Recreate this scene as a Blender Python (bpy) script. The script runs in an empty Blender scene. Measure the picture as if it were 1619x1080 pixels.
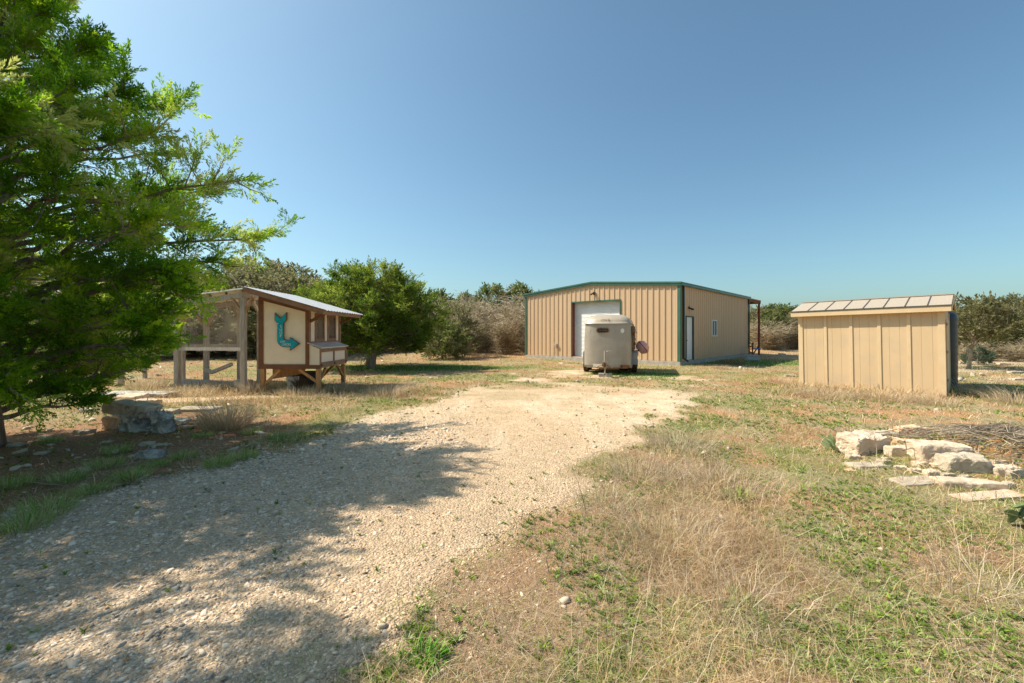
import bpy, bmesh, math, random
import numpy as np
from mathutils import Vector, Matrix, noise as mnoise
C = bpy.context.scene.collection
rng = np.random.default_rng(7)
random.seed(7)
F, CX, HY, EH = 690.0, 809.5, 527.0, 1.55
def P(px, py, y): return Vector(((px-CX)/F*y, y, EH-(py-HY)/F*y))
def G(px, py):
    y = EH*F/(py-HY); return ((px-CX)/F*y, y)

# ------------------------------------------------------------ numpy noise
_perm = np.random.default_rng(3).random((256, 256)).astype(np.float32)
def vnoise(x, y):
    xi = np.floor(x).astype(int); yi = np.floor(y).astype(int)
    fx = x-xi; fy = y-yi; fx = fx*fx*(3-2*fx); fy = fy*fy*(3-2*fy)
    a = _perm[xi % 256, yi % 256]; b = _perm[(xi+1) % 256, yi % 256]
    c = _perm[xi % 256, (yi+1) % 256]; d = _perm[(xi+1) % 256, (yi+1) % 256]
    return (a*(1-fx)+b*fx)*(1-fy)+(c*(1-fx)+d*fx)*fy
def fbm(x, y, s=1.0, o=4):
    v = 0; a = .5; t = 0
    for k in range(o):
        v = v+a*vnoise(x*s+17.3*k+40, y*s+9.1*k+40); t += a; a *= .5; s *= 2.03
    return v/t
def sstep(a, b, x):
    t = np.clip((x-a)/(b-a), 0, 1); return t*t*(3-2*t)

# ------------------------------------------------------------ terrain and zones
DRV = [(-9,-3),(-9.0,2.9),(-5.6,3.0)]+[G(*p) for p in ((0,848),(90,803),(200,772),(330,738),(450,702),(555,674),(640,642),(720,622),(790,602),(850,587),(880,577))]+[(4.0,23.6),(5.6,22.2)]+\
      [G(*p) for p in ((1010,588),(1080,592),(1118,604),(1090,628),(1050,655),(995,694),(935,742),(880,790),(770,868),(700,950),(600,1040))]+[(-.9,1.2),(-1.5,-3)]
DRV = np.array(DRV)
def drive_sd(x, y):
    x = np.asarray(x, float); y = np.asarray(y, float)
    inside = np.zeros(x.shape, bool); dm = np.full(x.shape, 1e9)
    n = len(DRV)
    for i in range(n):
        ax, ay = DRV[i]; bx, by = DRV[(i+1) % n]
        cond = ((ay > y) != (by > y)) & (x < (bx-ax)*(y-ay)/((by-ay) if by != ay else 1e-9)+ax)
        inside ^= cond
        dx, dy = bx-ax, by-ay
        t = np.clip(((x-ax)*dx+(y-ay)*dy)/(dx*dx+dy*dy+1e-9), 0, 1)
        dm = np.minimum(dm, np.hypot(x-ax-t*dx, y-ay-t*dy))
    return np.where(inside, dm, -dm)
def drive(x, y):
    r = np.hypot(x, y)
    sd = drive_sd(x, y)+(fbm(x, y, 1.6, 4)-.5)*(.55+.12*r)
    m = sstep(-.12-.02*r, .12+.02*r, sd)
    far = sstep(8.5, 15, y)                       # worn out in grassy patches near the barn
    patch = sstep(.42, .62, fbm(x*.6, y*1.2, .8, 4)+.22*(1-far))
    return m*(1-far*(1-patch))
def duff(x, y):
    d = np.hypot((x+6.3)/3.1, (y-5.9)/2.5)+(fbm(x, y, 1.1, 3)-.5)*.8
    return sstep(1.15, .8, d)*(1-drive(x, y))
def path(x, y):
    yc = 10.55+.12*(x+7)+.2*np.sin(x*.9)
    return sstep(.42, .2, np.abs(y-yc)+(fbm(x, y, 2, 3)-.5)*.3)*sstep(-10.2, -9.2, x)*sstep(-3.2, -4.4, x)
def strawy(x, y):                                  # dense dry weed zone right of the drive
    d = np.hypot((x-1.25-.28*(y-3)), (y-4.2)*.42)+(fbm(x, y, .9, 3)-.5)*.9
    return sstep(1.15, .35, d)
def shedzone(x, y):
    return sstep(2.2, .8, np.hypot((x-9.2)*.8, (y-11.2)*.9)+(fbm(x, y, 1, 3)-.5)*1.2)
def greenness(x, y):
    g = sstep(.47, .63, fbm(x+31, y-12, .75, 4))
    g = np.maximum(g, sstep(2.2, 1.0, np.hypot(x+5.2, (y-19.6)*1.4))*.9)
    g = np.maximum(g, sstep(4.5, 2.0, np.hypot(x-12.5, (y-24.)*1.0))*.9)
    return g
def shade_grass(x, y):                                     # shade of barn, trailer and round juniper painted as darker, greener, denser grass
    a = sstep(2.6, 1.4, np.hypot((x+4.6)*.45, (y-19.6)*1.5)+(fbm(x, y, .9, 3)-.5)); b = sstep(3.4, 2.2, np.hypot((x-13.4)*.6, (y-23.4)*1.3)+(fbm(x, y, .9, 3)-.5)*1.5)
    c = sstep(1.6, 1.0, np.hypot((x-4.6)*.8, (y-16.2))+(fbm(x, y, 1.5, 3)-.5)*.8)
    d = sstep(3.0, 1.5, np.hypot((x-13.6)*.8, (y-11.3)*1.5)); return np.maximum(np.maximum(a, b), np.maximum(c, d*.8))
def margin(x, y):                                   # worn brown soil along the right side of the drive
    sd = drive_sd(x, y)+(fbm(x+3, y+1, 1.5, 4)-.5)*1.3
    return .9*sstep(-1.15, -.4, sd)*(x > -1.6)*sstep(6.5, 4.5, y)*(1-drive(x, y))
def far_brown(x, y):
    return sstep(22, 30, y+(fbm(x, y, .2, 3)-.5)*10)
def hgt(x, y):
    r = np.hypot(x, y)
    h = (fbm(x, y, .35, 3)-.5)*.10*sstep(2, 8, r)
    h = h+(fbm(x+9, y+5, 1.7, 3)-.5)*.05*(1-.8*drive(x, y))*sstep(40, 15, r)
    h = h+.45*sstep(26, 60, y)+1.2*sstep(60, 160, y)
    flat = sstep(1.0, 3.0, np.hypot(x-4, y-16.5)*.6)
    m = .26*np.exp(-((x-6.1)**2/1.3+(y-5.5)**2/.5))       # soil mound inside the stones
    return h*np.clip(flat, .3, 1)+m
def zh(x, y): return float(hgt(np.array([x], float), np.array([y], float))[0])

# ------------------------------------------------------------ materials
def newmat(name):
    m = bpy.data.materials.new(name); m.use_nodes = True
    nt = m.node_tree; nt.nodes.clear()
    return m, nt, nt.nodes.new, nt.links.new
def pmat(name, c1, c2=None, rough=.6, metal=0, nscale=8, namt=(.35, .65), bump=0, bscale=60, stretch=(1, 1, 1), spec=.4,
         c3=None, c3t=(.6, .7), c3scale=2.5, wave=None, coord='Object'):
    m, nt, N, L = newmat(name)
    out = N('ShaderNodeOutputMaterial'); b = N('ShaderNodeBsdfPrincipled'); L(b.outputs[0], out.inputs[0])
    b.inputs['Roughness'].default_value = rough; b.inputs['Metallic'].default_value = metal
    b.inputs['Specular IOR Level'].default_value = spec
    tc = N('ShaderNodeTexCoord'); mp = N('ShaderNodeMapping'); L(tc.outputs[coord], mp.inputs[0])
    mp.inputs['Scale'].default_value = stretch
    nz = N('ShaderNodeTexNoise'); nz.inputs['Scale'].default_value = nscale; nz.inputs['Detail'].default_value = 6
    L(mp.outputs[0], nz.inputs['Vector'])
    rmp = N('ShaderNodeValToRGB'); L(nz.outputs['Fac'], rmp.inputs[0])
    rmp.color_ramp.elements[0].position = namt[0]; rmp.color_ramp.elements[1].position = namt[1]
    rmp.color_ramp.elements[0].color = (*c1, 1); rmp.color_ramp.elements[1].color = (*(c2 or c1), 1)
    col = rmp.outputs[0]
    if c3:
        n3 = N('ShaderNodeTexNoise'); n3.inputs['Scale'].default_value = c3scale; n3.inputs['Detail'].default_value = 8
        L(tc.outputs[coord], n3.inputs['Vector'])
        r3 = N('ShaderNodeValToRGB'); L(n3.outputs['Fac'], r3.inputs[0])
        r3.color_ramp.elements[0].position = c3t[0]; r3.color_ramp.elements[1].position = c3t[1]
        mx = N('ShaderNodeMix'); mx.data_type = 'RGBA'; L(r3.outputs[0], mx.inputs['Factor'])
        L(col, mx.inputs['A']); mx.inputs['B'].default_value = (*c3, 1); col = mx.outputs['Result']
    L(col, b.inputs['Base Color'])
    if bump:
        bz = N('ShaderNodeTexNoise'); bz.inputs['Scale'].default_value = bscale; bz.inputs['Detail'].default_value = 5
        L(mp.outputs[0], bz.inputs['Vector'])
        bp = N('ShaderNodeBump'); bp.inputs['Strength'].default_value = bump; bp.inputs['Distance'].default_value = .02
        L(bz.outputs['Fac'], bp.inputs['Height']); L(bp.outputs[0], b.inputs['Normal'])
    return m
def leafmat(name, trans=.35, rough=.55, spec=.3):
    m, nt, N, L = newmat(name)
    out = N('ShaderNodeOutputMaterial'); b = N('ShaderNodeBsdfPrincipled'); t = N('ShaderNodeBsdfTranslucent')
    a = N('ShaderNodeAttribute'); a.attribute_name = 'col'
    L(a.outputs['Color'], b.inputs['Base Color']); L(a.outputs['Color'], t.inputs['Color'])
    b.inputs['Roughness'].default_value = rough; b.inputs['Specular IOR Level'].default_value = spec
    mx = N('ShaderNodeMixShader'); mx.inputs[0].default_value = trans
    L(b.outputs[0], mx.inputs[1]); L(t.outputs[0], mx.inputs[2]); L(mx.outputs[0], out.inputs[0])
    return m
def groundmat(name, drv=False):
    m, nt, N, L = newmat(name)
    out = N('ShaderNodeOutputMaterial'); b = N('ShaderNodeBsdfPrincipled'); L(b.outputs[0], out.inputs[0])
    b.inputs['Roughness'].default_value = .92; b.inputs['Specular IOR Level'].default_value = .15
    tc = N('ShaderNodeTexCoord')
    a = N('ShaderNodeAttribute'); a.attribute_name = 'col'
    g = N('ShaderNodeAttribute'); g.attribute_name = 'grav'
    vo = N('ShaderNodeTexVoronoi'); vo.inputs['Scale'].default_value = 55; L(tc.outputs['Object'], vo.inputs['Vector'])
    v2 = N('ShaderNodeTexVoronoi'); v2.inputs['Scale'].default_value = 19; L(tc.outputs['Object'], v2.inputs['Vector'])
    n1 = N('ShaderNodeTexNoise'); n1.inputs['Scale'].default_value = 26; n1.inputs['Detail'].default_value = 8; n1.inputs['Roughness'].default_value = .7
    L(tc.outputs['Object'], n1.inputs['Vector'])
    n2 = N('ShaderNodeTexNoise'); n2.inputs['Scale'].default_value = 2.3; n2.inputs['Detail'].default_value = 8; n2.inputs['Roughness'].default_value = .65
    L(tc.outputs['Object'], n2.inputs['Vector'])
    def mth(op, x, y=None, clamp=False):
        q = N('ShaderNodeMath'); q.operation = op; q.use_clamp = clamp
        for i, v in enumerate((x, y)):
            if v is None: continue
            if isinstance(v, (int, float)): q.inputs[i].default_value = v
            else: L(v, q.inputs[i])
        return q.outputs[0]
    sep = N('ShaderNodeSeparateColor'); L(vo.outputs['Color'], sep.inputs[0])
    sep2 = N('ShaderNodeSeparateColor'); L(v2.outputs['Color'], sep2.inputs[0])
    # brightness multiplier: soil by noise, gravel by cell
    soil = mth('MULTIPLY_ADD', n1.outputs['Fac'], 1.3); nt.nodes[-1].inputs[2].default_value = .35
    gr = mth('ADD', mth('MULTIPLY', sep.outputs[0], .42), mth('MULTIPLY', sep2.outputs[1], .2)); gr = mth('ADD', gr, .70)
    mul = mth('ADD', mth('MULTIPLY', soil, mth('SUBTRACT', 1.0, g.outputs['Fac'])), mth('MULTIPLY', gr, g.outputs['Fac']))
    big = mth('MULTIPLY_ADD', n2.outputs['Fac'], .5); nt.nodes[-1].inputs[2].default_value = .75
    mul = mth('MULTIPLY', mul, big)
    vm = N('ShaderNodeVectorMath'); vm.operation = 'SCALE'; L(a.outputs['Color'], vm.inputs[0]); L(mul, vm.inputs['Scale'])
    L(vm.outputs[0], b.inputs['Base Color'])
    hg = mth('MULTIPLY', mth('SUBTRACT', 1.0, vo.outputs['Distance']), g.outputs['Fac'])
    hs = mth('MULTIPLY', n1.outputs['Fac'], 1.2)
    bp = N('ShaderNodeBump'); bp.inputs['Strength'].default_value = .8; bp.inputs['Distance'].default_value = .02
    L(mth('ADD', hg, hs), bp.inputs['Height']); L(bp.outputs[0], b.inputs['Normal'])
    return m

M = {}
M['ground'] = groundmat('ground_soil')
M['leaf'] = leafmat('leaf', .55)
M['grass'] = leafmat('grass_blade', .3, .7, .15)
M['stones'] = leafmat('pebble', 0, .85, .2)
M['bark'] = pmat('bark', (.16, .12, .095), (.36, .30, .25), .9, nscale=14, bump=.9, bscale=30, stretch=(1, 1, .2))
M['deadwood'] = pmat('deadwood', (.27, .21, .15), (.48, .39, .28), .9, nscale=4)
M['lime'] = pmat('limestone', (.40, .32, .23), (.58, .50, .38), .9, nscale=5, bump=.5, bscale=25, c3=(.24, .21, .17), c3t=(.56, .68), c3scale=7)
M['limep'] = pmat('limestone_pale', (.56, .42, .30), (.69, .55, .41), .9, nscale=4, bump=.4, bscale=25, c3=(.52, .36, .22), c3t=(.58, .72), c3scale=5)
M['limeg'] = pmat('limestone_lichen', (.17, .16, .14), (.5, .47, .42), .9, nscale=7, namt=(.35, .6), bump=.6, bscale=25, c3=(.62, .58, .5), c3t=(.55, .62), c3scale=9)
M['limeo'] = pmat('limestone_orange', (.60, .36, .2), (.72, .55, .4), .9, nscale=6, bump=.4, bscale=25)
M['tan'] = pmat('tan_siding', (.60, .415, .255), (.63, .44, .275), .45, nscale=.8, spec=.3, c3=(.5, .34, .2), c3t=(.62, .9), c3scale=1.5, stretch=(1, 1, .2))
M['green'] = pmat('green_trim', (.05, .125, .085), (.065, .15, .105), .35, nscale=3)
M['dgreen'] = pmat('green_downspout', (.012, .045, .045), (.018, .06, .055), .35, nscale=3)
M['concrete'] = pmat('concrete', (.34, .30, .25), (.46, .42, .36), .9, nscale=5, bump=.3, bscale=40)
M['white'] = pmat('white_paint', (.74, .73, .70), (.80, .79, .77), .4, nscale=3)
M['curtain'] = pmat('roll_curtain', (.72, .71, .69), (.80, .79, .77), .4, nscale=2)
M['redsteel'] = pmat('red_primer', (.19, .035, .02), (.27, .06, .03), .6, nscale=10)
M['rust'] = pmat('rust', (.10, .035, .015), (.30, .11, .035), .85, nscale=14, bump=.3, bscale=80)
M['black'] = pmat('black_plastic', (.015, .015, .016), (.03, .03, .032), .5)
M['tire'] = pmat('rubber', (.03, .018, .012), (.12, .05, .022), .85, nscale=20)
M['glassdark'] = pmat('window_glass', (.03, .05, .045), (.05, .08, .06), .06, spec=.9)
M['trailer'] = pmat('trailer_paint', (.36, .315, .255), (.42, .37, .305), .38, metal=.2, nscale=2.2, c3=(.33, .24, .15), c3t=(.62, .85), c3scale=3, bump=.04, bscale=3)
M['trailercap'] = pmat('trailer_cap', (.47, .385, .285), (.53, .45, .345), .35, metal=.2, nscale=3, c3=(.42, .17, .05), c3t=(.66, .72), c3scale=6)
M['trailergrey'] = pmat('fender_steel', (.25, .27, .28), (.36, .36, .35), .5, metal=.2, nscale=6, c3=(.35, .15, .05), c3t=(.62, .72))
M['oldwood'] = pmat('old_board', (.10, .06, .035), (.27, .18, .11), .9, nscale=9, stretch=(3, 3, .4), bump=.5)
M['pink'] = pmat('pink_drum', (.90, .42, .35), (.92, .52, .45), .5, nscale=5, c3=(.5, .17, .05), c3t=(.6, .75), c3scale=4)
M['cream'] = pmat('cream_panel', (.80, .67, .51), (.84, .71, .55), .65, nscale=6, bump=.15, bscale=120)
M['brown'] = pmat('brown_trim', (.155, .06, .025), (.20, .08, .035), .55, nscale=6, stretch=(1, 1, 1))
M['brownl'] = pmat('brown_fascia', (.24, .12, .07), (.31, .17, .10), .6, nscale=6)
M['cedar'] = pmat('cedar_leg', (.42, .20, .07), (.60, .32, .13), .7, nscale=8, stretch=(4, 4, .5), bump=.3)
M['greywood'] = pmat('weathered_wood', (.32, .28, .24), (.50, .44, .385), .9, nscale=9, stretch=(5, 5, .4), bump=.5)
M['rafter'] = pmat('rafter_wood', (.30, .16, .08), (.42, .26, .15), .8, nscale=9)
M['metalroof'] = pmat('metal_roof', (.62, .60, .57), (.72, .70, .67), .35, metal=.3, nscale=5)
M['turq'] = pmat('turquoise', (.0, .27, .38), (.0, .42, .52), .35, metal=.1, nscale=5)
M['signwhite'] = pmat('sign_white', (.72, .8, .8), None, .5)
M['shed'] = pmat('shed_siding', (.60, .435, .25), (.64, .465, .275), .6, nscale=1.5, stretch=(1, 1, .3), bump=.12, bscale=90, c3=(.54, .41, .27), c3t=(.5, .8), c3scale=2)
M['shedtrim'] = pmat('shed_trim', (.64, .47, .27), (.68, .51, .31), .55, nscale=4)
M['shedroof'] = pmat('shed_roof', (.36, .30, .235), (.45, .385, .305), .8, nscale=60, bump=.3, bscale=120)
M['shedseam'] = pmat('shed_seam', (.07, .065, .06), (.1, .09, .08), .6)
M['bucket'] = pmat('bucket_white', (.8, .78, .73), (.86, .84, .8), .5, nscale=9, c3=(.3, .22, .15), c3t=(.58, .66), c3scale=12)
M['blue'] = pmat('blue_plastic', (.01, .11, .38), (.02, .16, .45), .4)
M['tank'] = pmat('tank_black', (.008, .011, .018), (.015, .02, .03), .4, nscale=3)
M['bluegrey'] = pmat('trough', (.33, .38, .42), (.45, .48, .5), .6, nscale=8)
M['cactus'] = pmat('cactus', (.10, .16, .05), (.22, .28, .12), .55, nscale=10, c3=(.30, .31, .17), c3t=(.55, .7), c3scale=14)
def mesh_wire():
    m, nt, N, L = newmat('wire_mesh')
    out = N('ShaderNodeOutputMaterial'); b = N('ShaderNodeBsdfPrincipled'); b.inputs['Base Color'].default_value = (.52, .46, .40, 1)
    b.inputs['Roughness'].default_value = .6
    t = N('ShaderNodeBsdfTransparent'); mx = N('ShaderNodeMixShader'); mx.inputs[0].default_value = .3
    nz = N('ShaderNodeTexNoise'); nz.inputs['Scale'].default_value = 1.5; tc = N('ShaderNodeTexCoord'); L(tc.outputs['Object'], nz.inputs['Vector'])
    mr = N('ShaderNodeMapRange'); L(nz.outputs['Fac'], mr.inputs[0]); mr.inputs[1].default_value = .3; mr.inputs[2].default_value = .7
    mr.inputs[3].default_value = .10; mr.inputs[4].default_value = .42; L(mr.outputs[0], mx.inputs[0])
    tr_ = N('ShaderNodeBsdfTranslucent'); tr_.inputs['Color'].default_value = (.85, .78, .68, 1); m2 = N('ShaderNodeMixShader'); m2.inputs[0].default_value = .6
    L(b.outputs[0], m2.inputs[1]); L(tr_.outputs[0], m2.inputs[2])
    L(t.outputs[0], mx.inputs[1]); L(m2.outputs[0], mx.inputs[2]); L(mx.outputs[0], out.inputs[0]); return m
M['wire'] = mesh_wire()

# ------------------------------------------------------------ object helpers
def tag(o, label=None, cat=None, group=None, kind=None):
    if label: o['label'] = label
    if cat: o['category'] = cat
    if group: o['group'] = group
    if kind: o['kind'] = kind
    return o
def thing(name, label, cat, loc=(0, 0, 0), rz=0, group=None):
    o = bpy.data.objects.new(name, None); C.objects.link(o); o.location = loc; o.rotation_euler = (0, 0, rz)
    o.empty_display_size = .2
    return tag(o, label, cat, group)
class MB:
    def __init__(s): s.v = []; s.f = []
    def add(s, vs, fs):
        n = len(s.v); s.v += [tuple(v) for v in vs]; s.f += [tuple(i+n for i in f) for f in fs]; return s
    def box(s, x0, x1, y0, y1, z0, z1):
        return s.add([(x0,y0,z0),(x1,y0,z0),(x1,y1,z0),(x0,y1,z0),(x0,y0,z1),(x1,y0,z1),(x1,y1,z1),(x0,y1,z1)],
                     [(0,3,2,1),(4,5,6,7),(0,1,5,4),(1,2,6,5),(2,3,7,6),(3,0,4,7)])
    def bar(s, a, b, w, h, up=(0, 0, 1)):
        a = Vector(a); b = Vector(b); d = (b-a).normalized(); u = Vector(up)
        if abs(d.dot(u)) > .98: u = Vector((0, 1, 0))
        r = d.cross(u).normalized(); u = r.cross(d).normalized()
        vs = [p+r*(i*w/2)+u*(j*h/2) for p in (a, b) for i, j in ((-1,-1),(1,-1),(1,1),(-1,1))]
        return s.add(vs, [(0,1,2,3)[::-1],(4,5,6,7),(0,1,5,4),(1,2,6,5),(2,3,7,6),(3,0,4,7)])
    def tube(s, pts, rad, n=8, cap=True):
        pts = [Vector(p) for p in pts]
        if not hasattr(rad, '__len__'): rad = [rad]*len(pts)
        base = len(s.v); prev = None
        for i, p in enumerate(pts):
            d = (pts[min(i+1, len(pts)-1)]-pts[max(i-1, 0)]).normalized()
            if prev is None: r = d.orthogonal().normalized()
            else:
                r = prev-d*prev.dot(d); r = r.normalized() if r.length > 1e-6 else d.orthogonal().normalized()
            prev = r; u = d.cross(r)
            for k in range(n):
                t = 2*math.pi*k/n; s.v.append(tuple(p+(r*math.cos(t)+u*math.sin(t))*rad[i]))
        for i in range(len(pts)-1):
            for k in range(n):
                a = base+i*n+k; b = base+i*n+(k+1) % n; s.f.append((a, b, b+n, a+n))
        if cap:
            s.f.append(tuple(base+k for k in range(n))[::-1]); s.f.append(tuple(base+(len(pts)-1)*n+k for k in range(n)))
        return s
    def prism(s, poly, y0, y1):           # poly in (x,z), extruded along y
        n = len(poly)
        vs = [(x, y0, z) for x, z in poly]+[(x, y1, z) for x, z in poly]
        return s.add(vs, [tuple(range(n)), tuple(range(2*n-1, n-1, -1))]+[(i, i+n, (i+1) % n+n, (i+1) % n) for i in range(n)])
    def build(s, name, mat, parent=None, smooth=False, bevel=0, label=None):
        me = bpy.data.meshes.new(name); me.from_pydata(s.v, [], s.f)
        bm = bmesh.new(); bm.from_mesh(me); bmesh.ops.recalc_face_normals(bm, faces=bm.faces)
        if bevel: bmesh.ops.bevel(bm, geom=bm.edges[:], offset=bevel, segments=1, affect='EDGES')
        bm.to_mesh(me); bm.free()
        me.materials.append(mat)
        if smooth:
            for p in me.polygons: p.use_smooth = True
        o = bpy.data.objects.new(name, me); C.objects.link(o)
        if parent: o.parent = parent
        if label: o['label'] = label
        return o
def npobj(name, verts, faces, mat, cols=None, parent=None, smooth=False, attrs=None):
    """faces: (n,k) int array of equal size"""
    verts = np.asarray(verts, np.float32); faces = np.asarray(faces, np.int32)
    me = bpy.data.meshes.new(name); n, k = faces.shape
    me.vertices.add(len(verts)); me.vertices.foreach_set('co', verts.ravel())
    me.loops.add(n*k); me.loops.foreach_set('vertex_index', faces.ravel())
    me.polygons.add(n); me.polygons.foreach_set('loop_start', np.arange(0, n*k, k, dtype=np.int32))
    me.polygons.foreach_set('loop_total', np.full(n, k, np.int32))
    if smooth: me.polygons.foreach_set('use_smooth', np.ones(n, bool))
    me.update(calc_edges=True)
    if cols is not None:
        a = me.attributes.new('col', 'FLOAT_COLOR', 'POINT')
        c = np.ones((len(verts), 4), np.float32); c[:, :3] = np.clip(cols, 0, 1); a.data.foreach_set('color', c.ravel())
    for nm, v in (attrs or {}).items():
        a = me.attributes.new(nm, 'FLOAT', 'POINT'); a.data.foreach_set('value', np.asarray(v, np.float32))
    me.materials.append(mat)
    o = bpy.data.objects.new(name, me); C.objects.link(o)
    if parent: o.parent = parent
    return o

# ------------------------------------------------------------ ground
def zone_color(x, y):
    n = fbm(x, y, 1.3, 5); n2 = fbm(x+50, y+20, .5, 4); r = np.hypot(x, y)
    def mix(a, b, t): return a*(1-t[..., None])+np.asarray(b)*t[..., None]
    col = np.zeros(x.shape+(3,))+np.array((.35, .20, .10))  # soil colour darkened to include shade among the grass stems
    col = mix(col, (.54, .29, .14), sstep(.5, .64, n2)*.55*sstep(30, 8, r))
    col = mix(col, (.33, .255, .145), sstep(.40, .6, n))
    col = mix(col, (.21, .215, .075), greenness(x, y)*.7)
    col = mix(col, (.07, .15, .03), shade_grass(x, y)*.9)  # painted shade: dark green ground beside barn, trailer and juniper
    col = mix(col, (.30, .19, .11), strawy(x, y)*.5)
    col = mix(col, (.42, .25, .13), far_brown(x, y)*.6)
    col = mix(col, (.34, .21, .125), margin(x, y)*.85)
    col = mix(col, (.46, .37, .26), sstep(.5, .6, fbm(x*.5, y*1.6, .7, 4))*sstep(13, 20, x+(y-14)*.1)*.8)
    col = mix(col, (.31, .165, .09), duff(x, y)*.9)
    col = mix(col, (.64, .46, .29), path(x, y))
    col = mix(col, (.50, .25, .09), np.exp(-((x-6.1)**2/1.0+(y-5.5)**2/.45))*.95)
    d = drive(x, y)
    gc = np.zeros(x.shape+(3,))+np.array((.66, .485, .315)); gc = mix(gc, (.54, .375, .23), sstep(.45, .65, n2)*.5); gc = mix(gc, (.46, .35, .20), sstep(.52, .62, fbm(x*.7, y*2.2, 1.1, 4))*sstep(6, 11, y)*.7); gc = mix(gc, (.74, .60, .43), sstep(.5, .7, fbm(x*2+9, y*.5, 1.3, 3))*.5)
    gc = mix(gc, (.50, .365, .235), sstep(9, 3.5, r)*.8); col = col*(1-d[..., None])+gc*d[..., None]  # near base darkened: brown fines plus painted shadow between the stones
    return col, np.clip(d+path(x, y)*.5, 0, 1)
NR, NA = 560, 900
rr = np.concatenate([[.25], .5*np.exp(np.linspace(0, math.log(900/.5), NR-1))]); th = np.linspace(0, 2*math.pi, NA, endpoint=False)
# finer angular steps in front of the camera
th = math.pi/2+np.sign(th-math.pi)*np.pi*(np.abs(th-math.pi)/np.pi)**1.25
R_, T_ = np.meshgrid(rr, th, indexing='ij'); gx = R_*np.cos(T_); gy = R_*np.sin(T_)
gz = hgt(gx, gy); gcol, grav = zone_color(gx, gy)
idx = np.arange(NR*NA).reshape(NR, NA)
q = np.stack([idx[:-1], idx[1:], np.roll(idx[1:], -1, 1), np.roll(idx[:-1], -1, 1)], -1).reshape(-1, 4)
V = np.stack([gx, gy, gz], -1).reshape(-1, 3)
g = npobj('ground', V, q, M['ground'], gcol.reshape(-1, 3), smooth=True, attrs={'grav': grav.ravel()}); tag(g, kind='structure')
# driveway: the fully gravelled part as its own sheet
dm = drive(V[:, 0], V[:, 1]); keep = (dm[q].min(1) > .85) & (V[q][:, :, 1].max(1) > -3)
qs = q[keep]; used, inv = np.unique(qs, return_inverse=True)
dv = V[used].copy(); dv[:, 2] += .004
g = npobj('driveway', dv, inv.reshape(-1, 4), M['ground'], gcol.reshape(-1, 3)[used], smooth=True, attrs={'grav': grav.ravel()[used]}); tag(g, kind='structure')

# ------------------------------------------------------------ scattering
def fan(n, r0, r1, a=58, pw=1.0):
    r = r0*(r1/r0)**(rng.random(n)**pw); t = np.radians(90+(rng.random(n)*2-1)*a)
    return r*np.cos(t), r*np.sin(t)
ico_v = []; _p = (1+5**.5)/2
for a_, b_ in ((1, _p), (-1, _p), (1, -_p), (-1, -_p)): ico_v += [(0, a_, b_), (a_, b_, 0), (b_, 0, a_)]
ico_v = np.array(ico_v, float); ico_v /= np.linalg.norm(ico_v[0])
_bm = bmesh.new(); [_bm.verts.new(v) for v in ico_v]; bmesh.ops.convex_hull(_bm, input=_bm.verts[:]); _bm.verts.index_update()
ico_f = np.array([[v.index for v in f.verts] for f in _bm.faces]); _bm.free()
def pebbles(name, x, y, size, cols, flat=.5):
    n = len(x); j = 1+(rng.random((n, 12, 1))-.5)*1.0
    sc = np.stack([size*(.8+rng.random(n)*.9), size*(.6+rng.random(n)*.5), size*flat*(.6+rng.random(n)*.7)], -1)
    v = ico_v[None]*j*sc[:, None, :]
    a = rng.random(n)*6.283; tl = (rng.random(n)-.5)*1.3
    z = v[:, :, 2]*np.cos(tl)[:, None]+v[:, :, 0]*np.sin(tl)[:, None]; x1 = v[:, :, 0]*np.cos(tl)[:, None]-v[:, :, 2]*np.sin(tl)[:, None]
    ca, sa = np.cos(a)[:, None], np.sin(a)[:, None]
    X = x1*ca-v[:, :, 1]*sa+x[:, None]; Y = x1*sa+v[:, :, 1]*ca+y[:, None]
    Z = z+(hgt(x, y)+size*flat*.35)[:, None]
    vs = np.stack([X, Y, Z], -1).reshape(-1, 3); fs = (ico_f[None]+12*np.arange(n)[:, None, None]).reshape(-1, 3)
    return npobj(name, vs, fs, M['stones'], np.repeat(cols, 12, 0))
x, y = fan(340000, 1.35, 11, 56, 1.1); d = drive(x, y); r = np.hypot(x, y)
k = rng.random(len(x)) < np.clip(d*.9+.22*margin(x, y)*sstep(-.7, 0, drive_sd(x, y)), .0, 1)*sstep(11.5, 4, r); x, y, r = x[k], y[k], r[k]
left = sstep(-.5, -2.2, x-(.1*y))                    # coarser, greyer stones on the left side
sz = (.0040+rng.random(len(x))**3*.0065+(rng.random(len(x)) < .03)*.014*rng.random(len(x)))*(.85+.5*left)*np.clip(r/4.5, .9, 1.5)
t = rng.random((len(x), 1)); base = np.array((.58, .40, .24))*(1-t)+np.array((.76, .59, .41))*t
gr = np.array((.58, .54, .47)); base = base*(1-.45*left[:, None])+gr*.45*left[:, None]
base *= 1.05*(.50+.75*rng.random((len(x), 1))**.8); odd = rng.random(len(x)) < .03; base[odd] = (.45, .25, .12)
tag(pebbles('gravel_stones', x, y, sz, base), 'loose cream and grey limestone gravel covering the driveway', 'gravel', kind='stuff')
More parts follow.
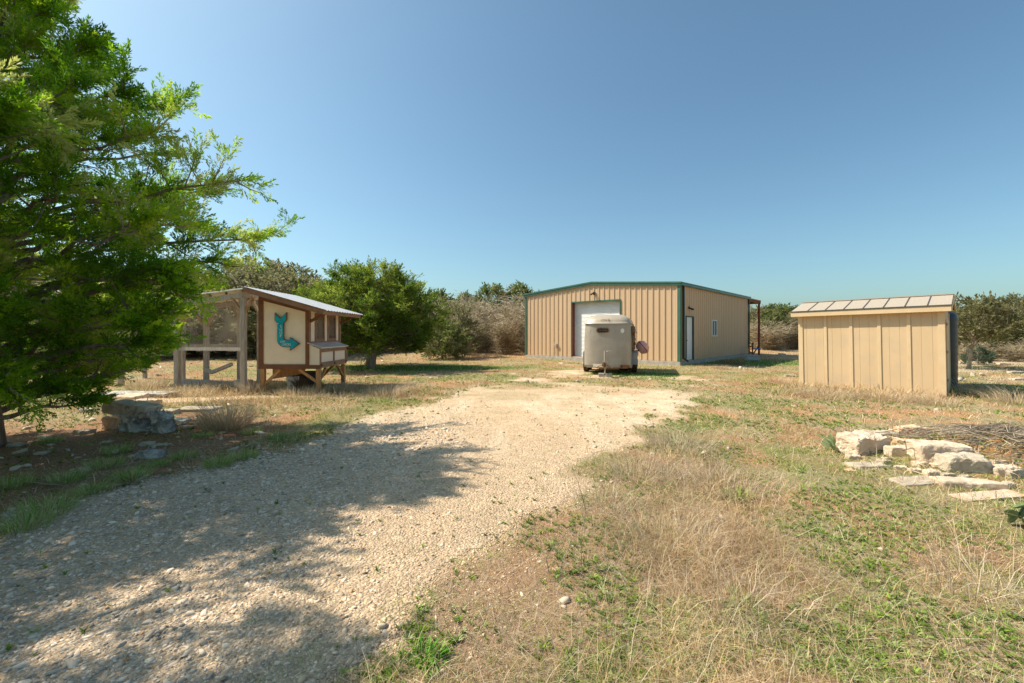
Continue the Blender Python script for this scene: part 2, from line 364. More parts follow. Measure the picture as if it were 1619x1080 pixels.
# scattered bigger loose stones (drive edge, duff, field)
x, y = fan(16000, 1.8, 30, 56); d = drive(x, y); e = np.exp(-(drive_sd(x, y)/.5)**2)
pr = .07+.3*e*(y < 12)*sstep(2.2, 4, y)+.5*duff(x, y)+.25*sstep(18, 26, y)+.5*sstep(12, 16, x)
k = rng.random(len(x)) < pr*.5; x, y = x[k], y[k]; r = np.hypot(x, y)
sz = (.008+rng.random(len(x))**5*.035+.02*duff(x, y)*rng.random(len(x))**2)*np.clip(r/6, .7, 3.2)
t = rng.random((len(x), 1)); base = np.array((.46, .36, .25))*(1-t)+np.array((.62, .52, .40))*t
tag(pebbles('loose_stones', x, y, sz, base, .5), 'small pale stones scattered over the grass and bare soil', 'stones', kind='stuff')

def blades(x, y, z, h, w, lean, az, col, curve=.5):
    """bent blades: quad + tip quad(degenerate) -> 2 quads"""
    n = len(x); dx, dy = np.cos(az), np.sin(az); sx, sy = -dy, dx
    # width faces a random direction
    wa = rng.random(n)*6.283; sx, sy = np.cos(wa), np.sin(wa)
    def ring(f, wf):
        off = h*lean*(f**1.7); zz = z+h*(f-curve*lean*f*f*.6)
        cx, cy = x+dx*off, y+dy*off
        return np.stack([cx-sx*w*wf, cy-sy*w*wf, zz], -1), np.stack([cx+sx*w*wf, cy+sy*w*wf, zz], -1)
    a0, b0 = ring(0., .5); a1, b1 = ring(.55, .42); a2, b2 = ring(1., .06)
    v = np.stack([a0, b0, a1, b1, a2, b2], 1).reshape(-1, 3); i = 6*np.arange(n)[:, None]
    f = np.stack([np.concatenate([i, i+1, i+3, i+2], 1), np.concatenate([i+2, i+3, i+5, i+4], 1)], 1).reshape(-1, 4)
    return v, f, np.repeat(col, 6, 0)
def patchy(x, y, c, s=2.2): return c*(.62+.75*fbm(x+5, y+5, s, 4))[:, None]
def pick(n, *cs):
    cs = np.array(cs); i = rng.integers(0, len(cs), n); return cs[i]*(.75+.5*rng.random((n, 1)))
STRAW = ((.68, .49, .26), (.52, .34, .17), (.80, .62, .38), (.34, .20, .10), (.62, .50, .29), (.50, .40, .27))
GREEN = ((.21, .32, .04), (.29, .39, .05), (.38, .45, .11), (.15, .24, .035), (.46, .47, .20))
def occupied(x, y):                                # footprints of slab, shed, trailer wheels
    lx = (x-.88)*.735-(y-27.1)*.678; ly = (x-.88)*.678+(y-27.1)*.735
    b = (lx > -.02) & (lx < 9.6) & (ly > -.02) & (ly < 11.6)
    sx = (x-8.45)*.682-(y-12.83)*.731; sy = (x-8.45)*.731+(y-12.83)*.682
    s = (sx > 0) & (sx < 3.05) & (sy > 0) & (sy < 2.4)
    return b | s
# straw
x, y = fan(520000, 1.5, 42, 56, .95); r = np.hypot(x, y)
dr = drive(x, y); st = strawy(x, y); du = duff(x, y)
n1 = fbm(x+7, y+3, 1.9, 4); n2 = fbm(x-20, y+60, .6, 3)
dens = .16+.5*sstep(.42, .62, n1)*.8+.38*st*sstep(.38, .6, fbm(x+3, y+8, 3.2, 4))*1.5+.9*shedzone(x, y)+.25*sstep(.5, .7, n2)+.5*far_brown(x, y)
coopz = sstep(2.6, 1.2, np.hypot((x+6.3)*.55, (y-11.4)*.9)); dens = dens+.8*coopz
dens = dens*(1-.55*margin(x, y)); dens = dens*(1-du*.85)*(1-path(x, y)*.93)*(1-.985*sstep(.15, .7, dr))
dens = dens*(1-.8*np.exp(-((x-6.1)**2/1.3+(y-5.5)**2/.6)))
k = (rng.random(len(x)) < dens) & ~occupied(x, y); x, y, r, st = x[k], y[k], r[k], st[k]; n = len(x)
sz_ = shedzone(x, y); cz = sstep(2.6, 1.2, np.hypot((x+6.3)*.55, (y-11.4)*.9))
h = (.025+rng.random(n)**2.5*.12)*(1+.7*st+1.6*sz_+1.4*cz)*(1+.3*far_brown(x, y)); w = np.clip(.00075*r, .0022, .018)*(.7+.6*rng.random(n))
v, f, c = blades(x, y, hgt(x, y)-.005, h, w, .15+rng.random(n)**1.2*2.4, rng.random(n)*6.283, patchy(x, y, pick(n, *STRAW)))
tag(npobj('dry_grass', v, f, M['grass'], c), 'short dry straw grass over the field', 'grass', kind='stuff')
# green blades
x, y = fan(560000, 1.5, 36, 56, .95); r = np.hypot(x, y)
gn = greenness(x, y); n1 = fbm(x+90, y+13, 3.1, 3); n3 = fbm(x+9, y+73, 7.1, 2)
dens = (.30+.7*gn)*sstep(.38, .58, n1)*1.1*(1-.55*strawy(x, y))*(1-.985*sstep(.3, .8, drive(x, y)))*(1-path(x, y)*.93)*(1-.75*duff(x, y))*(1-.8*far_brown(x, y))*(1-.6*shedzone(x, y))
lu = shade_grass(x, y); dens = dens*(1-.8*margin(x, y))+1.2*lu; dens = dens+.10*sstep(.62, .72, n3)*(drive(x, y) > .2)*sstep(1.6, .2, drive_sd(x, y))
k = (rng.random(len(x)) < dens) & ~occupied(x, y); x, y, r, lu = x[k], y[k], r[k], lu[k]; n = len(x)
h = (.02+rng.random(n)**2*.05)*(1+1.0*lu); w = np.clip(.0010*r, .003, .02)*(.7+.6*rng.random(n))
v, f, c = blades(x, y, hgt(x, y)-.004, h, w, .4+rng.random(n)*1.4, rng.random(n)*6.283, patchy(x, y, pick(n, *GREEN), 3.5)*(1-lu[:, None]*np.array((.55, .25, .55))))  # blade colour also darkened inside the painted shade
tag(npobj('green_grass', v, f, M['grass'], c), 'short green grass growing in patches over the field', 'grass', kind='stuff')
# broad-leaved ground weeds: rosettes
x, y = fan(120000, 1.6, 16, 56, 1.0); n1 = fbm(x+190, y+3, 1.7, 3)
dens = sstep(.42, .62, n1)*(1-.98*sstep(.25, .8, drive(x, y)))*(1-path(x, y))*(1-.8*duff(x, y))*(1-.25*strawy(x, y))*(1-.72*margin(x, y))+.012*(drive(x, y) > .1)*(drive_sd(x, y) < .6)*(x > -.6)
k = (rng.random(len(x)) < dens*.75) & ~occupied(x, y); x, y = x[k], y[k]; n = len(x); L8 = 9
cx = np.repeat(x, L8); cy = np.repeat(y, L8); m = n*L8
s = np.repeat((.008+rng.random(n)**2.5*.022)*np.clip(np.hypot(x, y)/6, 1, 1.5), L8)
col = np.repeat(pick(n, (.18, .29, .03), (.25, .36, .05), (.32, .40, .11), (.38, .41, .18), (.13, .21, .04)), L8, 0)
v, f, c = blades(cx, cy, hgt(cx, cy)+.004, s*1.2, s*.42, .7+rng.random(m)*.8, rng.random(m)*6.283, col, .4)
tag(npobj('ground_weeds', v, f, M['grass'], c), 'low broad-leaved green weeds in the grass', 'weeds', kind='stuff')
# long fallen straw stems & dry weed stalks
x, y = fan(17000, 1.7, 14, 56); k = (rng.random(len(x)) < (.25+.8*strawy(x, y)+.3*(x > 1))*(1-.97*sstep(.2, .7, drive(x, y)))*(1-.7*duff(x, y))) & ~occupied(x, y)
x, y = x[k], y[k]; n = len(x); r = np.hypot(x, y)
v, f, c = blades(x, y, hgt(x, y), .10+rng.random(n)**2*.24, np.clip(.0006*r, .0018, .004), .3+rng.random(n)*2.2, rng.random(n)*6.283, pick(n, (.80, .70, .54), (.66, .54, .38), (.5, .4, .28)), .7)
tag(npobj('dry_stalks', v, f, M['grass'], c), 'long thin bleached weed stalks leaning over the grass', 'stalks', kind='stuff')
x, y = fan(230000, 1.5, 16, 56, .95); k = (rng.random(len(x)) < (1-.97*sstep(.3, .85, drive(x, y)))*(1-path(x, y))*(1-.5*duff(x, y))*.75) & ~occupied(x, y)
x, y = x[k], y[k]; n = len(x); r = np.hypot(x, y)
v, f, c = blades(x, y, hgt(x, y)+.001, .006+rng.random(n)**2*.022, np.clip(.0009*r, .0022, .008), 2.5+2*rng.random(n), rng.random(n)*6.283, patchy(x, y, pick(n, (.58, .45, .29), (.44, .32, .2), (.30, .2, .12), (.50, .42, .32), (.66, .56, .42)), 4), .2)
tag(npobj('thatch', v, f, M['grass'], c), 'bits of dead straw lying flat on the soil', 'thatch', kind='stuff')
# duff litter under the juniper
x, y = fan(60000, 3, 12, 58); k = rng.random(len(x)) < duff(x, y)*.9; x, y = x[k], y[k]; n = len(x)
v, f, c = blades(x, y, hgt(x, y)+.002, .012+.02*rng.random(n), .005+0*x, 1.5+2*rng.random(n), rng.random(n)*6.283, pick(n, (.36, .19, .10), (.22, .12, .07), (.46, .29, .17), (.52, .42, .30)), .5)
tag(npobj('leaf_litter', v, f, M['grass'], c), 'reddish brown needle litter on the soil under the near juniper', 'leaf litter', kind='stuff')

def tuft(name, label, cat, px, py, n, h, spread, cols, group=None, lean=.9, wide=.004, thin=False, xy=None):
    x0, y0 = xy or G(px, py); o = thing(name, label, cat, (x0, y0, zh(x0, y0)), 0, group)
    a = rng.random(n)*6.283; q_ = rng.random(n)**.6*spread*.35
    x = np.cos(a)*q_; y = np.sin(a)*q_
    v, f, c = blades(x, y, np.zeros(n)-.01, h*(.45+.6*rng.random(n)), wide*(.6+.8*rng.random(n)), lean*(.15+rng.random(n)), a+(rng.random(n)-.5)*1.4, pick(n, *cols), .6)
    npobj('blades', v, f, M['grass'], c, parent=o); return o
GT = ((.20, .36, .06), (.28, .43, .09), (.42, .46, .18), (.58, .52, .28))
tl = [(12, 770, .16, .5, 'at the left edge of the photo'), (74, 812, .22, .5, 'large and pale, right at the near gravel edge'), (40, 835, .18, .4, 'nearest the camera at the gravel edge'),
      (106, 760, .16, .4, 'behind the large pale clump'), (82, 700, .12, .35, 'farthest left in the reddish litter'), (183, 716, .16, .3, 'just in front of the boulders'),
      (165, 738, .16, .5, 'spreading between the boulders and the gravel'), (210, 756, .18, .4, 'yellowish, beside the gravel edge'), (148, 776, .14, .4, 'low, touching the gravel'),
      (346, 735, .20, .4, 'tall, at the gravel edge right of the boulders'), (291, 722, .14, .35, 'right of the small white rock'), (321, 690, .12, .35, 'in front of the big straw clump'),
      (252, 735, .12, .3, 'just below the small white rock'), (386, 722, .17, .4, 'at the bend of the gravel edge'), (398, 684, .15, .4, 'right of the big straw clump'), (440, 690, .12, .4, 'rightmost on the shaded bank')]
for px, py, h, s, w in tl:
    tuft('grass_tuft', 'green grass tuft '+w, 'grass tuft', px, py, 420, h, s, GT, 'green grass tufts on the left bank', 1.1, .0035)
ST = ((.60, .46, .29), (.52, .39, .24), (.66, .54, .38))
for px, py, n, h, s, lab in ((358, 676, 900, .62, .9, 'tall straw bunch grass clump right of the boulders'), (402, 621, 300, .55, .6, 'arching straw clump at the foot of the grey run post'),
        (470, 624, 500, .33, 1.2, 'low straw clump in front of the coop legs'), (545, 616, 500, .3, 1.2, 'low straw clump beside the right coop leg'), (612, 626, 600, .38, 1.2, 'greyish dry weed clump right of the coop'),
        (640, 618, 500, .35, 1.2, 'brown dry weed clump nearest the drive beyond the coop'), (300, 622, 500, .35, 1.5, 'straw clump under the run posts'), (232, 614, 500, .5, 1.2, 'straw clump left of the run'),
        (1300, 628, 700, .30, 1.6, 'straw clump at the left end of the shed wall'), (1400, 634, 700, .30, 1.8, 'straw clump at the middle of the shed wall'), (1478, 640, 500, .3, 1.2, 'straw clump at the right corner of the shed'),
        (1235, 606, 600, .3, 2.0, 'brown dry grass clump left of the shed'), (1555, 622, 500, .5, 1.6, 'bleached weed clump right of the shed'), (1610, 640, 500, .45, 1.4, 'bleached weed clump at the right edge of the photo'),
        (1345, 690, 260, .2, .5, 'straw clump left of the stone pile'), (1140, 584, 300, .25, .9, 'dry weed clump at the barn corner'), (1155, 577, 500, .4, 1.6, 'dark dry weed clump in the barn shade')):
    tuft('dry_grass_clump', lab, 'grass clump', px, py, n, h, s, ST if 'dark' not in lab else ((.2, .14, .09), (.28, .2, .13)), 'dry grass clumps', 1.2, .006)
WD = ((.54, .43, .31), (.64, .54, .40), (.40, .31, .22))
for px, py, n, h, s, lab in ((1075, 708, 900, .42, 1.1, 'large grey dry weed clump beside the drive, in line with the trailer'), (1010, 752, 600, .34, .9, 'grey dry weed clump at the drive edge'), (1130, 770, 600, .30, 1.0, 'grey dry weed clump in the open grass'),
        (1060, 860, 600, .28, .9, 'brown dry weed clump in the foreground grass'), (960, 800, 400, .24, .7, 'sparse dry weed clump where gravel meets grass'), (1180, 960, 350, .25, .7, 'dry weed clump near the bottom of the photo'), (1560, 930, 300, .28, .7, 'dry weed clump near the lower right corner')):
    tuft('dry_weed_clump', lab, 'weed clump', px, py, int(n*.55), h, s*1.15, WD, 'dry weed clumps', 1.4, .0034)
tuft('weed_rosette', 'bright green leafy weed at the gravel edge near the bottom', 'weed', 676, 1042, 130, .075, .22, ((.12, .30, .03), (.17, .36, .05)), None, 1.3, .012)
tuft('weed_rosette', 'pale green broad-leaved plant left of the stone pile', 'weed', 1325, 712, 40, .24, .3, ((.33, .38, .2), (.26, .33, .15)), None, 1.1, .05)
tuft('weed_rosette', 'yellow-green leafy weed amid the dry weeds', 'weed', 1165, 790, 60, .16, .25, ((.28, .33, .08), (.35, .36, .12)), None, .9, .02)
tuft('weed_rosette', 'bright green leafy weed on the left bank by the flat rock', 'weed', 262, 662, 60, .12, .35, ((.18, .38, .04), (.22, .42, .06)), None, 1.3, .03)

# bare stems
x0, y0 = G(922, 918)
t_ = thing('dead_weed', 'tall thin dark dead stem standing at the gravel edge in the foreground', 'weed', (x0, y0, zh(x0, y0)))
mb = MB(); mb.tube([(0, 0, 0), (-.012, 0, .15), (-.008, 0, .33), (.02, .01, .44), (-.0, 0, .52), (-.03, 0, .62), (-.07, 0, .72)], [.0028, .0026, .0022, .002, .0018, .0012, .0008], 5)
for a, b in (((.0, 0, .40), (.07, .02, .50)), ((0, 0, .5), (.02, .0, .6)), ((-.01, 0, .25), (-.07, 0, .34)), ((-.03, 0, .62), (-.01, 0, .70))): mb.tube([a, b], [.0014, .0007], 4)
mb.build('stem', M['bark'], t_)
x0, y0 = G(868, 905)
t_ = thing('dead_weed', 'short forked dark twig standing in the soil left of the tall stem', 'weed', (x0, y0, zh(x0, y0)))
mb = MB(); mb.tube([(0, 0, 0), (-.02, 0, .1), (.05, 0, .19), (.16, .02, .29)], [.003, .0025, .002, .001], 5); mb.tube([(.07, 0, 0), (.09, 0, .09), (.13, 0, .16), (.16, 0, .28)], [.003, .003, .003, .001], 5)
mb.build('stem', M['bark'], t_)

# ------------------------------------------------------------ rocks
def rock(label, px, py, w, h, dpt=None, mat='lime', seed=0, z=None, name='rock', flat=0, group=None, rz=None, blocky=.75, depth=None, tilt=0):
    rs = random.Random(seed*31+5); x0, y0 = G(px, py); dpt = dpt or w*.7
    if depth: y0 = depth; x0 = (px-CX)/F*depth
    y0 += dpt*.4
    bm = bmesh.new()
    for sx in (-1, 1):
        for sy in (-1, 1):
            for sz in (0, 1):
                for q_ in range(2):
                    j = lambda a: 1-a*rs.random()
                    k_ = (1-blocky)*.8
                    bm.verts.new((sx*w/2*j(.10+k_), sy*dpt/2*j(.10+k_), (h*j(.08+k_*.8) if sz else -.04+h*.15*rs.random())))
    r_ = bmesh.ops.convex_hull(bm, input=bm.verts[:])
    bmesh.ops.delete(bm, geom=[e for e in r_['geom_interior'] if isinstance(e, bmesh.types.BMVert)], context='VERTS')
    bmesh.ops.bevel(bm, geom=bm.edges[:], offset=min(h, w)*.07, segments=1, affect='EDGES')
    bmesh.ops.triangulate(bm, faces=bm.faces[:])
    for it in range(4):
        es = [e for e in bm.edges if e.calc_length() > max(w*.055, .012)]
        if not es: break
        bmesh.ops.subdivide_edges(bm, edges=es, cuts=1); bmesh.ops.triangulate(bm, faces=bm.faces[:])
    off = Vector((seed*3.1, seed*1.7, 0)); s = min(h, w)
    for v in bm.verts:
        n_ = mnoise.fractal(v.co*(2.2/max(w, .1))+off, .8, 2.1, 5)
        v.co += v.co.normalized()*(n_*.11+.05*mnoise.fractal(v.co*(9/max(w, .1))+off, .7, 2.1, 3))*s*1.2
        if v.co.z > 0: v.co.z *= 1+.10*mnoise.noise(v.co*(5/w)+off)
    me = bpy.data.meshes.new(name); bm.to_mesh(me); bm.free(); me.materials.append(M[mat])
    for p in me.polygons: p.use_smooth = False
    o = bpy.data.objects.new(name, me); C.objects.link(o)
    o.location = (x0, y0, (zh(x0, y0)-.03) if z is None else z); o.rotation_euler = (0, tilt, rs.uniform(-.25, .25) if rz is None else rz)
    return tag(o, label, 'rock', group)
LG = 'rocks on the left bank'; RG = 'stones of the pile on the right'
rock('grey lichened boulder under the slab, left of the pair', 205, 684, .36, .34, .28, 'limeg', 1, group=LG)
rock('white and grey pointed boulder leaning at the right of the pair', 250, 686, .27, .36, .26, 'limeg', 2, group=LG, blocky=.5)
rock('long lichened slab lying on top of the two boulders', 198, 684, .78, .20, .36, 'lime', 3, z=.27, group=LG, rz=-.1, depth=6.85, tilt=.12)
rock('small orange stone tucked under the left end of the slab', 174, 678, .32, .22, .3, 'limeo', 4, group=LG)
rock('small white rock in the litter below the boulders', 231, 724, .30, .12, .2, 'limeg', 5, group=LG)
rock('flat pale rock between the boulders and the small white rock', 250, 704, .2, .05, .15, 'lime', 6, group=LG)
rock('tiny grey rock left of the flat pale one', 228, 704, .17, .07, .12, 'lime', 7, group=LG)
rock('pale rock in the litter left of the boulders', 126, 686, .26, .10, .2, 'lime', 8, group=LG)
rock('small cream rock right of the boulders', 294, 678, .22, .08, .15, 'limep', 9, group=LG)
rock('flat grey rock behind the small cream one', 280, 668, .33, .09, .2, 'limeg', 10, group=LG)
rock('pale rock by the bright green weed', 262, 656, .32, .12, .25, 'lime', 11, group=LG)
rock('cream rock at the right end of the back row of slabs', 224, 642, .5, .2, .35, 'limep', 12, group=LG)
rock('broad cream slab in the middle of the back row', 199, 634, .65, .17, .4, 'limep', 13, group=LG)
rock('pale rock at the left end of the back row', 140, 630, .45, .15, .3, 'lime', 14, group=LG)
rock('long dark flat slab forming the back row', 205, 628, 1.7, .13, .6, 'limeg', 15, group=LG)
rock('flat tan slab left of the big straw clump', 306, 651, .75, .09, .4, 'lime', 16, group=LG)
rock('grey rock beneath the drooping juniper branches', 134, 652, .3, .12, .2, 'lime', 17, group=LG)
rock('small pale rock in the litter far left', 60, 720, .16, .06, .12, 'lime', 18, group=LG)
rock('small pale rock in the litter near the left edge', 20, 706, .2, .07, .12, 'lime', 19, group=LG)
rock('small grey rock in the litter in front of the slab', 165, 700, .14, .06, .1, 'lime', 20, group=LG)
R_T = [('large cream boulder at the left end of the pile', 1376, 722, .56, .29, .42, 'limep', 31), ('long low cream block right of the big boulder', 1438, 730, .46, .13, .22, 'limep', 32),
 ('large tilted slab with a pale flat top', 1500, 741, .56, .22, .45, 'limep', 33), ('rough grey-brown block in front of the tilted slab', 1538, 753, .47, .21, .36, 'lime', 34),
 ('wide cream block at the front right of the pile', 1549, 774, .62, .13, .3, 'limep', 35), ('long flat slab edging the pile at lower right', 1580, 790, .8, .07, .25, 'limep', 36),
 ('flat tan slab edging the pile at the front', 1464, 768, .62, .06, .35, 'lime', 37), ('flat tan slab edging the pile below the big boulder', 1386, 741, .55, .06, .28, 'lime', 38),
 ('tall tan rock at the back of the pile', 1443, 694, .36, .21, .25, 'limeo', 39), ('tiny orange rock left of the tall back one', 1415, 689, .14, .14, .1, 'limeo', 40),
 ('grey low rock between big boulder and back rocks', 1405, 701, .4, .13, .3, 'lime', 41), ('small pink stone on the soil behind the low block', 1432, 714, .22, .07, .14, 'limeo', 42),
 ('curved pale slab at the right side of the pile', 1597, 758, .3, .14, .2, 'limep', 43), ('long white stone at the right edge behind the sticks', 1612, 703, .75, .1, .3, 'limep', 44),
 ('small cream stone wedged under the tilted slab', 1460, 744, .17, .09, .14, 'limep', 45), ('small cream stone right of the rough block', 1566, 752, .16, .08, .14, 'limep', 46),
 ('thin upright slice of rock behind the tall back one', 1463, 693, .12, .17, .1, 'limep', 47), ('small round stone in front of the tilted slab', 1487, 746, .15, .07, .12, 'limep', 48),
 ('small white stone at the back edge of the sticks', 1508, 690, .2, .06, .12, 'limep', 49)]
for l, px, py, w, h, dp, m_, sd in R_T: rock(l, px, py, w*.98, h*.88, dp*.75, m_, sd, group=RG)
for i, (px, py, w) in enumerate(((1402, 737, .15), (1428, 746, .13), (1478, 756, .17), (1500, 758, .15), (1352, 728, .16), (1452, 751, .14), (1596, 772, .16), (1585, 748, .15), (1420, 726, .13), (1608, 760, .2), (1475, 700, .16), (1390, 711, .15), (1530, 760, .14), (1560, 690, .15))):
    rock('small cream stone filling a gap between the larger stones of the pile', px, py, w, w*.5, w*.6, 'limep' if i % 3 else 'lime', 120+i, group='small filler stones of the pile')
rock('lone pink stone in the grass left of the pile', 1348, 745, .1, .05, .08, 'limeo', 50)
rock('orange stone on bare soil near the forked twig', 881, 900, .075, .035, .05, 'limeo', 51)
rock('flat pointed gravel stone at the shadow edge', 401, 962, .075, .022, .035, 'lime', 52, rz=.6)
rock('flat white stone in the lower left corner', 40, 1055, .085, .02, .05, 'limep', 53)
rock('white stone half hidden in the foreground grass', 1441, 912, .08, .03, .05, 'limep', 54)
rock('reddish stone in the grass at the bottom', 1045, 1035, .06, .03, .05, 'limeo', 55)
rock('orange stone in the grass at lower right', 1195, 1018, .07, .02, .04, 'limeo', 56)
rock('white stone at the gravel edge near the bottom', 604, 1020, .04, .02, .035, 'limep', 57)
for i, (px, py, w, lab) in enumerate(((1590, 577, .9, 'pale flat boulder beyond the shed at the right edge'), (1610, 590, .9, 'grey flat boulder right of the bent pale trunk'), (1555, 566, .8, 'low white boulder in the stony ground far right'), (1612, 602, .7, 'pale boulder nearest, at the right edge beyond the shed'),
        (1198, 553, 1.0, 'white boulder left in the row beyond the lean-to'), (1212, 552, .9, 'white boulder right in the row beyond the lean-to'), (1238, 561, .9, 'flat pale rock in the far grass left of the shed'), (1234, 575, .35, 'small tan rock at the end of the barn shadow'), (1252, 596, .7, 'smooth grey rock half hidden at the shed left corner'), (1560, 612, .5, 'dark rock in weeds right of the shed'))):
    w *= .6; rock(lab, px, py, w, w*.24, w*.5, 'lime' if 'grey' in lab or 'dark' in lab else 'limep', 70+i, group='rocks in the far field')
# stick pile
x0, y0 = 6.25, 5.45
mb = MB()
for i in range(650):
    a = random.gauss(.15, .5) if random.random() < .7 else random.random()*6.28
    cx = x0+random.gauss(.15, .6); cy = y0+random.gauss(0, .34); L_ = random.uniform(.15, .6); b = random.uniform(-.05, .1)
    d = Vector((math.cos(a), -math.sin(a)*.7, 0)); zz = zh(cx, cy)+random.uniform(.01, .12)
    p0 = Vector((cx, cy, zz))-d*L_/2; p1 = Vector((cx, cy, zz+random.uniform(0, .05)))+Vector((random.uniform(-.04, .04), random.uniform(-.04, .04), 0)); p2 = Vector((cx, cy, zz+b*.6))+d*L_/2
    mb.tube([p0, p1, p2], [.006*random.uniform(.4, 1.3), .005, .002], 4, False)
o = mb.build('stick_pile', M['deadwood']); tag(o, 'tangled pile of dry sticks on orange soil inside the stones', 'brush pile')
mb = MB()
for i in range(5):
    px, py = ((20, 690), (90, 752), (180, 740), (40, 765), (140, 672))[i]; gx0, gy0 = G(px, py); pts = [Vector((gx0, gy0, zh(gx0, gy0)+.02))]
    d = Vector((1, .25*((-1)**i), 0)).normalized()
    for j in range(4): pts.append(pts[-1]+d*.14+Vector((0, random.uniform(-.04, .04), random.uniform(-.01, .02))))
    m2 = MB(); m2.tube(pts, [.008, .007, .005, .004, .002], 5)
    tag(m2.build('fallen_twig', M['deadwood']), 'pale fallen twig on the litter '+('by the left edge below the branches', 'behind the big pale grass clump', 'next to the gravel side grass', 'lowest on the left bank', 'just left of the boulders')[i], 'twig', 'fallen twigs on the left bank')

# ------------------------------------------------------------ trees
def plume_proto(nt, nl, seed, leafw=.05, leafl=.13):
    r_ = np.random.default_rng(seed); V_ = []
    for i in range(nt):
        t = (i+.5)/nt; p = np.array([t, 0, .10*t*t]); ph = r_.random()*6.283; sp = .75-.35*t
        d = np.array([math.cos(sp), math.sin(sp)*math.cos(ph), math.sin(sp)*math.sin(ph)])
        ln = (.42-.28*t)*(.7+.6*r_.random())
        for j in range(nl):
            c = p+d*ln*(j+.3)/nl; dd = d+(r_.random(3)-.5)*1.1; dd /= np.linalg.norm(dd)
            s = np.cross(dd, r_.random(3)-.5); s /= np.linalg.norm(s)
            a = leafl*(.7+.6*r_.random()); w = leafw*(.6+.8*r_.random())
            V_.append([c, c+dd*a*.45+s*w*.5, c+dd*a, c+dd*a*.45-s*w*.5])
    return np.array(V_).reshape(-1, 3)
PR_NEAR = [plume_proto(13, 6, s, .046, .15) for s in range(4)]
PR_MID = [plume_proto(8, 4, s, .075, .2) for s in range(10, 13)]
PR_FAR = [plume_proto(5, 3, s, .12, .30) for s in range(20, 23)]
def place_plumes(protos, pos, dirs, size, cols, r_):
    n = len(pos); dirs = dirs/np.linalg.norm(dirs, axis=1, keepdims=True)
    up = r_.random((n, 3))-.5; s = np.cross(dirs, up); s /= np.linalg.norm(s, axis=1, keepdims=True); t = np.cross(dirs, s)
    Rm = np.stack([dirs, s, t], -1)*size[:, None, None]
    which = r_.integers(0, len(protos), n); Vs, Cs = [], []
    for k, p in enumerate(protos):
        m = which == k
        v = np.einsum('nij,kj->nki', Rm[m], p)+pos[m][:, None, :]
        Vs.append(v.reshape(-1, 3)); Cs.append(np.repeat(cols[m], len(p), 0))
    v = np.concatenate(Vs); c = np.concatenate(Cs); f = np.arange(len(v)).reshape(-1, 4)
    return v, f, c
